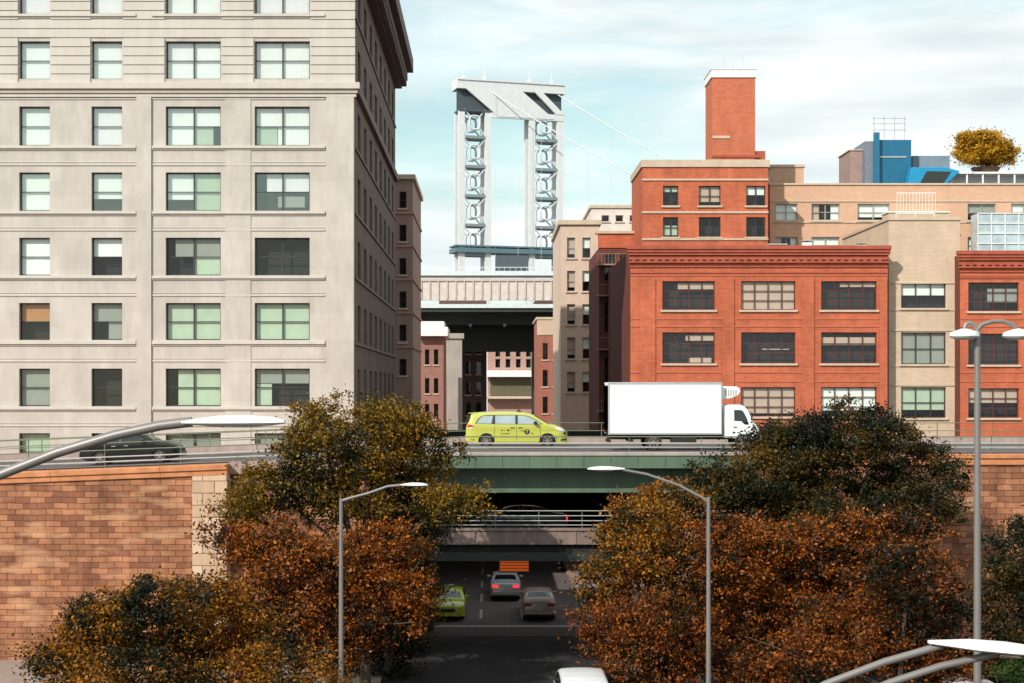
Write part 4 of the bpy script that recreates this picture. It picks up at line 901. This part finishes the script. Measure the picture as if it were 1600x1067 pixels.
def box_truck():
    root = thing('box_truck', (0, 0, 0), 'white refrigerated box truck ahead of the taxi on the upper roadway', 'truck')
    W_ = 2.2
    m = MB(); m.box(0, 5.38, -1.12, 1.12, .80, 3.2); m.build('cargo_box', paint('cargo_box_white', (.80, .83, .83), .4, .2), root, bevel=.05)
    m = MB()
    for z in (.77, 3.17): m.box(-.02, 5.40, -1.15, -1.121, z, z+.09); m.box(-.02, 5.40, 1.121, 1.15, z, z+.09)
    for x in (-.02, 5.33): m.box(x, x+.07, -1.145, -1.121, .862, 3.168)
    m.build('box_edging', mat('box_edging', (.5, .5, .5), .4, .4), root, bevel=.008)
    m = MB()
    for x in (.12, .2): m.box(-.05, -.021, -1.0, 1.0, .85, 3.1)
    m.build('rear_door', CP['white'], root)
    m = MB(); m.prism([(5.382, 2.42), (5.9, 2.50), (6.22, 2.62), (6.33, 2.80), (6.30, 2.96), (6.18, 3.05), (5.382, 3.07)], -.8, .8); m.build('refrigeration_unit', CP['white'], root, bevel=.04)
    m = MB()
    for i in range(5): m.box(5.6+i*.12, 5.66+i*.12, -.812, -.801, 2.6, 2.9)
    m.build('vent_grille', mat('vent_grey', (.35, .36, .36), .5), root)
    m = MB(); m.box(.05, 5.9, -.5, -.35, .52, .775); m.box(.05, 5.9, .35, .5, .52, .775); m.box(1.0, 1.2, -.9, .9, .42, .6); m.box(.02, .12, -1.0, 1.0, .38, .52); m.box(3.0, 4.2, -1.0, -.52, .35, .72); m.box(5.38, 5.5, -.9, .9, .6, 1.9)
    m.box(0.05, 5.3, -1.0, 1.0, .70, .799); m.build('chassis', CP['under'], root)
    top = [(5.5, 2.05), (5.56, 2.14), (5.75, 2.18), (6.35, 2.17), (6.52, 2.10), (6.62, 1.98), (6.98, 1.32), (7.10, 1.22), (7.2, 1.12), (7.22, .7)]
    top = [(x-5.5, z) for x, z in top]
    sh = Shell(top, 1.95, 1.3, [(0, .62), (.3, .62), (1.72, .45)], (.95,), .45, tumble=.06, rr=.08, wf=(.97, .90))
    b_ = sh.mesh(); b_.v = [(x+5.5, y, z) for x, y, z in b_.v]; cabm = b_.build('cab', CP['white'], root, smooth=True)
    for sd_ in (-1, 1):
        w_ = sh.patch([(.5, 1.42), (.5, 1.94), (.83, 1.94), (.95, 1.86), (1.12, 1.5), (1.2, 1.24), (.98, 1.24), (.86, 1.40)], sd_, .008); w_.v = [(x+5.5, y, z) for x, y, z in w_.v]; w_.build('side_window', CP['glass'], cabm, fixn=False)
        q = sh.patch([(.44, .7), (.44, 1.98), (.455, 1.98), (.455, .7)], sd_, .004); q.v = [(x+5.5, y, z) for x, y, z in q.v]; q.build('door_seam', mat('seam_grey', (.25, .25, .25), .5), cabm, fixn=False)
        MB().box(5.98, 6.12, sd_*.975, sd_*1.0, 1.10, 1.14).build('door_handle', CP['black_trim'], cabm)
        m = MB(); m.box(6.78, 6.84, sd_*1.0, sd_*1.18, 1.45, 1.80); m.bar((6.8, sd_*.9, 1.85), (6.81, sd_*1.1, 1.78), .03); m.build('door_mirror', CP['black_trim'], cabm, bevel=.01)
        MB().box(7.12, 7.235, sd_*.52, sd_*.86, .72, .90).build('headlight', CP['lens'], cabm, bevel=.02)
        MB().box(-.055, -.051, sd_*.7, sd_*.95, .86, 1.0).build('taillight', CP['red'], root)
    w_ = sh.toppatch(1.12, 1.47, .93, .95); w_.v = [(x+5.5, y, z) for x, y, z in w_.v]; w_.build('windscreen', CP['glass'], cabm, fixn=False)
    MB().box(7.0, 7.27, -.95, .95, .45, .66).build('front_bumper', mat('bumper_grey', (.3, .3, .3), .5), cabm, bevel=.03)
    for x in (2.15, 6.42):
        for sd_ in (-1, 1): wheel(root, x, sd_*(.9 if x < 5 else .86), sd_, .40, .26)
    return root
tk = box_truck(); finish(tk, (xx(951, 67.6), 67.6+1.15, DECK+.004))

# ------------------------------------------------------------ street lamps
def lamp_head(root, p, d, Lh, th, name='lamp_head'):
    """cobra head: p rear end, d unit direction"""
    p = Vector(p); d = Vector(d).normalized(); m = MB(); n = 10; rows = []
    side = d.cross(Vector((0, 0, 1))).normalized(); up = side.cross(d)
    for (t, w_, h) in ((0, .25, .35), (.12, .45, .55), (.35, .9, .95), (.65, 1, 1), (.88, .8, .75), (1, .35, .3)):
        c_ = p+d*(Lh*t); ring = []
        for k in range(n):
            a = 2*math.pi*k/n; zc = math.sin(a); ring.append(c_+side*(math.cos(a)*w_*Lh*.22)+up*((zc*.5 if zc > 0 else zc*.28)*h*th))
        rows.append(ring)
    for r_ in rows: m.v += [tuple(q) for q in r_]
    for i in range(len(rows)-1):
        for k in range(n): m.f.append((i*n+k, i*n+(k+1) % n, (i+1)*n+(k+1) % n, (i+1)*n+k)); m.mi.append(0)
    m.f.append(tuple(range(n))); m.mi.append(0); m.f.append(tuple((len(rows)-1)*n+k for k in range(n))); m.mi.append(0)
    h_ = m.build(name, M['lamp_head'], root, smooth=True)
    l = MB(); c_ = p+d*(Lh*.6)-up*(.30*th); a = [c_+d*(Lh*.25*math.cos(2*math.pi*k/12))+side*(Lh*.13*math.sin(2*math.pi*k/12)) for k in range(12)]
    l.face(a); l.face([q-up*.03-(q-c_)*.3 for q in a]); l.build('lens', M['lamp_glass'], h_, fixn=False)
    return h_
def lamp(label, pole_px, Yl, top_py, arm, heads, r0=.10, r1=.07, Lh=.7, th=.2, group='street lamps'):
    X = xx(pole_px, Yl); root = thing('street_lamp', (X, Yl, 0), label, 'street lamp', group)
    m = MB(); m.tube([(X, Yl, 0), (X, Yl, zz(top_py, Yl)*.5), (X, Yl, zz(top_py, Yl))], [r0, (r0+r1)/2, r1], 14); m.build('pole', M['lamp'], root, smooth=True)
    m = MB(); m.lathe((X, Yl, 0), [(.28, .15), (.28, .2), (.2, .5), (r0+.01, .75)], 14, 'z'); m.build('pole_base', M['lamp'], root)
    for a in arm:
        m = MB(); pts = [P(px, py, Yl) for px, py in a]; m.tube(pts, [r1*.95]+[r1*.75]*(len(pts)-1), 10); m.build('arm', M['lamp'], root, smooth=True)
    for (p0, p1) in heads:
        A = P(p0[0], p0[1], Yl); B = P(p1[0], p1[1], Yl); lamp_head(root, A, B-A, (B-A).length, th)
    return root
lamp('slim grey street lamp with arm to the right, in front of the left trees', 533, 50, 778, [[(533, 782), (548, 777), (575, 770), (606, 759), (628, 757)]], [((626, 757), (668, 757))], .10, .065, th=.18)
lamp('grey street lamp with long arm to the left, below the truck among the right trees', 1107, 50, 776, [[(1107, 784), (1096, 776), (1060, 757), (1010, 740), (972, 733)]], [((976, 732), (918, 732))], .10, .065, th=.2)
lamp('tall grey pole with two curved lamp arms at the right edge', 1527, 45, 514, [[(1527, 516), (1522, 508), (1514, 505), (1508, 508), (1507, 514)], [(1527, 516), (1534, 508), (1550, 503), (1568, 503), (1582, 508), (1588, 516)]], [], .13, .09)
# flat box heads of the double lamp
dl = [o for o in COL.objects if o.name.startswith('street_lamp')][-1]
for px in (1507, 1590):
    c_ = P(px, 521, 45); m = MB(); m.lathe((c_.x, c_.y, c_.z), [(.06, .14), (.20, .10), (.44, .02), (.46, -.10), (.40, -.16), (.001, -.17)], 20, 'z'); h_ = m.build('lamp_head', M['lamp_head'], dl, smooth=True)
    m = MB(); m.lathe((c_.x, c_.y, c_.z-.171), [(.34, -.002), (.30, -.03), (.001, -.05)], 20, 'z'); m.build('lens', M['lamp_glass'], h_)
# near lamp on the left
lamp('large pale cobra lamp reaching in from the left edge over the black sedan', -120, 12, 800, [[(-120, 805), (-60, 772), (0, 741), (90, 706), (180, 679), (250, 664), (300, 658)]], [((285, 660), (445, 659))], .09, .058, th=.13)
bl_ = lamp('large lamp at the bottom right corner on two converging arms', 1130, 14, 1150, [[(1130, 1160), (1200, 1115), (1290, 1068), (1380, 1034), (1470, 1008)], [(1130, 1190), (1260, 1120), (1390, 1066), (1470, 1040), (1560, 1020)]], [((1452, 1003), (1640, 1019))], .09, .05, th=.13)

# ------------------------------------------------------------ trees
PAL = dict(
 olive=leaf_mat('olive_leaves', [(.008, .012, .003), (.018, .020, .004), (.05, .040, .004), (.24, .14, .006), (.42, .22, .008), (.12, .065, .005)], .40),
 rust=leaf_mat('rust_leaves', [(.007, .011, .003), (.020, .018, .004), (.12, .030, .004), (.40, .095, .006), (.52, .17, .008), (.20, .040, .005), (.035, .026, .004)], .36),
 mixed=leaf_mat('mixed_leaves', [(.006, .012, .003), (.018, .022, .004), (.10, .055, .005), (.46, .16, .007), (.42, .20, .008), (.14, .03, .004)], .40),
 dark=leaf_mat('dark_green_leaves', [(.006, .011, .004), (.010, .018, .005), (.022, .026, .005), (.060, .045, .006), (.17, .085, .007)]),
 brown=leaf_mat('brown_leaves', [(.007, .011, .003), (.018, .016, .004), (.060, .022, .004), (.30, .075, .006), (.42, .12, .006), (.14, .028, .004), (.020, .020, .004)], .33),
 gold=leaf_mat('gold_leaves', [(.30, .16, .010), (.50, .27, .012), (.62, .34, .02)]),
 green=leaf_mat('fresh_green_leaves', [(.012, .03, .006), (.03, .07, .01), (.06, .10, .015)]))
def leaves(ells, dens, size, seed):
    r = np.random.default_rng(seed); C_ = []
    for (c, rad) in ells:
        c = np.array(c); rad = np.array(rad); nclump = max(10, int(1.55*dens*(rad[0]*rad[2]+rad[0]*rad[1]+rad[1]*rad[2])*1.5))
        d = r.normal(size=(nclump, 3)); d /= np.linalg.norm(d, axis=1)[:, None]; lump = .86+.24*np.sin(d[:, 0]*5.1+c[0])*np.sin(d[:, 2]*6.3+c[2]*2)+.12*np.sin(d[:, 1]*9+d[:, 0]*11); rr = r.uniform(.35, 1.08, nclump)**.6
        cc = c+d*rad*(rr*lump)[:, None]*1.06; cr_ = r.uniform(.16, .34, nclump)+.42*r.random(nclump)**3; 
        n = 62; q = r.normal(size=(nclump, n, 3))*np.array([1.15, 1.15, .62])*.62
        C_.append((cc[:, None, :]+q*cr_[:, None, None]).reshape(-1, 3))
    pts = np.concatenate(C_); n = len(pts)
    nr = r.normal(size=(n, 3))+np.array([0, -.15, .75]); nr /= np.linalg.norm(nr, axis=1)[:, None]
    a = np.cross(nr, r.normal(size=(n, 3))); a /= np.linalg.norm(a, axis=1)[:, None]; b = np.cross(nr, a)
    s = (size*r.uniform(.6, 1.35, n))[:, None]
    V = np.stack([pts-a*s, pts-b*s*.55+nr*s*.15, pts+a*s, pts+b*s*.55+nr*s*.15], 1).reshape(-1, 3)
    return V
def tree(name, label, ells_px, Yt, pal, base_px, dens=6.0, size=.073, seed=1, base_z=0, group='autumn trees in front of the overpass', depth=1.0, trunk_r=.2, cat='tree'):
    ells = []
    for i, (px, py, rx, ry) in enumerate(ells_px):
        Yc = Yt+((i*37) % 5-2)*.5; s = Yc/FP; ells.append(((xx(px, Yc), Yc, zz(py, Yc)), (rx*s, max(rx, ry)*s*.8*depth, ry*s)))
    X = xx(base_px, Yt); root = thing(name, (X, Yt, base_z), label, cat, group)
    V = leaves(ells, dens, size, seed); V = V-np.array([X, Yt, base_z]); n = len(V)//4
    me = bpy.data.meshes.new('crown'); me.vertices.add(len(V)); me.vertices.foreach_set('co', V.astype(np.float32).ravel()); me.loops.add(4*n); me.loops.foreach_set('vertex_index', np.arange(4*n, dtype=np.int32))
    me.polygons.add(n); me.polygons.foreach_set('loop_start', np.arange(0, 4*n, 4, dtype=np.int32)); me.update(calc_edges=True); me.materials.append(PAL[pal])
    o = bpy.data.objects.new('crown', me); COL.objects.link(o); o.parent = root
    zlow = min(e[0][2] for e in ells); fork = base_z+max(.3, (zlow-base_z)*.55)
    r_ = random.Random(seed); m = MB(); F0 = Vector((X+.1, Yt, fork)); m.tube([(X, Yt, base_z-.1), (X+.05, Yt+.05, (base_z+fork)/2), F0], [trunk_r*1.25, trunk_r, trunk_r*.85], 9)
    for (c, rad) in ells:
        c = Vector(c); mid = F0.lerp(c, .5)+Vector((r_.uniform(-.3, .3), r_.uniform(-.3, .3), .3)); m.tube([F0, mid, c], [trunk_r*.55, trunk_r*.36, trunk_r*.15], 7)
        for k in range(5):
            e = c+Vector((r_.uniform(-1, 1)*rad[0], r_.uniform(-1, 1)*rad[1], r_.uniform(-.4, 1)*rad[2]))*.8; m.tube([mid.lerp(c, .6), mid.lerp(e, .75), e*1.0+(e-c)*.18], [trunk_r*.2, trunk_r*.12, .015], 5)
    m.build('trunk', M['bark'], root, smooth=True)
    return root
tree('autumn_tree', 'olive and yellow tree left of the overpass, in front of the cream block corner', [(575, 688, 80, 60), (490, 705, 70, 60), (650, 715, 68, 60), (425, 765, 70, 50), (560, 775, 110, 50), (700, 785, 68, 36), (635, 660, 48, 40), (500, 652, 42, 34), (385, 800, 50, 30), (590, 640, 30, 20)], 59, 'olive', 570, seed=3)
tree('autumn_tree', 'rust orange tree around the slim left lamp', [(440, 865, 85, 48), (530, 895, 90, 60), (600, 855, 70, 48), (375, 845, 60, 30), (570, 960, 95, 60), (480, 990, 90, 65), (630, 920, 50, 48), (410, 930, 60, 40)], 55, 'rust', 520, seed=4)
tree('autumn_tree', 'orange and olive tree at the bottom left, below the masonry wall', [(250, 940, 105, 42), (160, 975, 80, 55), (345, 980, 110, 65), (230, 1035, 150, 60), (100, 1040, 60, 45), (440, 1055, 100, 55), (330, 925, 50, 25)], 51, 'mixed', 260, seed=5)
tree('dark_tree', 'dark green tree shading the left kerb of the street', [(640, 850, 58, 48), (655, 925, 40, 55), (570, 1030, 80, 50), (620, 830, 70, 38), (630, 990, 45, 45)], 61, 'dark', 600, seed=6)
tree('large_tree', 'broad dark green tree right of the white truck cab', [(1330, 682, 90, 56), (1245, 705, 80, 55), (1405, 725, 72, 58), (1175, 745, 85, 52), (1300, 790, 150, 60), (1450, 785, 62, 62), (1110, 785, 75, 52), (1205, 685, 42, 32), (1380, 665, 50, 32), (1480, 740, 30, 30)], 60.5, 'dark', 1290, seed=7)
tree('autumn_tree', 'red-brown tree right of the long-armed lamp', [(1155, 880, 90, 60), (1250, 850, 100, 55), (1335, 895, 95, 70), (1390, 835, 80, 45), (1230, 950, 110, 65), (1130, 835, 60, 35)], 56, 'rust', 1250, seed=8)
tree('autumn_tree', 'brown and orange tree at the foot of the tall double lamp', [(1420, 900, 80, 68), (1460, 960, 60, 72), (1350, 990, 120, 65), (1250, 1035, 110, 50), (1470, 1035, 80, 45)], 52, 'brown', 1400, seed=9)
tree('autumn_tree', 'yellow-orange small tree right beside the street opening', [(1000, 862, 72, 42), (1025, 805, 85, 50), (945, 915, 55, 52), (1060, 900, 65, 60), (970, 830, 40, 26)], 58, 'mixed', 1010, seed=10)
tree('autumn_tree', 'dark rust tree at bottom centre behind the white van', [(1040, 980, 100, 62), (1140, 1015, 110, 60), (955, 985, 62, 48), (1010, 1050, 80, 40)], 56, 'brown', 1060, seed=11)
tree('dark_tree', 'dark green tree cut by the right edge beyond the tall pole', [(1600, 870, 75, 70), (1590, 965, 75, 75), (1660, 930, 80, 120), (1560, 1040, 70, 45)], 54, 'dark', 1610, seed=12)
tree('evergreen_shrub', 'fresh green shrub in the bottom right corner', [(1610, 1062, 60, 28)], 49, 'green', 1612, seed=13, group='shrubs', cat='shrub', trunk_r=.06)
tree('roof_tree', 'golden yellow tree growing on the peach block roof', [(1530, 232, 33, 25), (1562, 240, 26, 20), (1508, 238, 18, 13), (1545, 222, 25, 16), (1538, 246, 36, 12), (1520, 218, 20, 12)], 126.5, 'gold', 1540, dens=9, size=.11, seed=14, base_z=zz(269,125)+.3, group="roof plants", trunk_r=.1)
pt = thing('roof_planter', (xx(1540, 126.5), 126.5, zz(269, 125)+.003), 'dark planter tub under the golden roof tree', 'planter')
m = MB(); m.lathe((xx(1540, 126.5), 126.5, zz(269, 125)+.003), [(.001, .01), (.9, .01), (1.3, .55), (1.2, .56), (1.0, .4), (.001, .4)], 20, 'z'); m.build('tub', mat('planter_brown', (.10, .06, .05), .7), pt)


# small plant on the loft roofs
for i, (px, w_, h_) in enumerate(((1215, 1.3, .9), (1262, .7, 1.2), (1308, 1.8, .7), (1348, .6, 1.0))):
    zr_ = zz(391, Y1)-.15; X_ = xx(px, 110); t = thing('roof_vent', (X_, 110, zr_), ('square white vent', 'slim white vent', 'wide low white vent', 'small white vent')[i]+' on the loft roof below the peach block', 'vent', 'roof vents')
    m = MB(); m.box(X_-w_/2, X_+w_/2, 110, 110+w_, zr_, zr_+h_); m.build('casing', M['white'], t, bevel=.03)
    m = MB(); m.box(X_-w_/2-.1, X_+w_/2+.1, 109.9, 110.1+w_, zr_+h_+.12, zr_+h_+.2); m.bar((X_, 110+w_/2, zr_+h_), (X_, 110+w_/2, zr_+h_+.12), .2); m.build('hood', M['galv'], t)
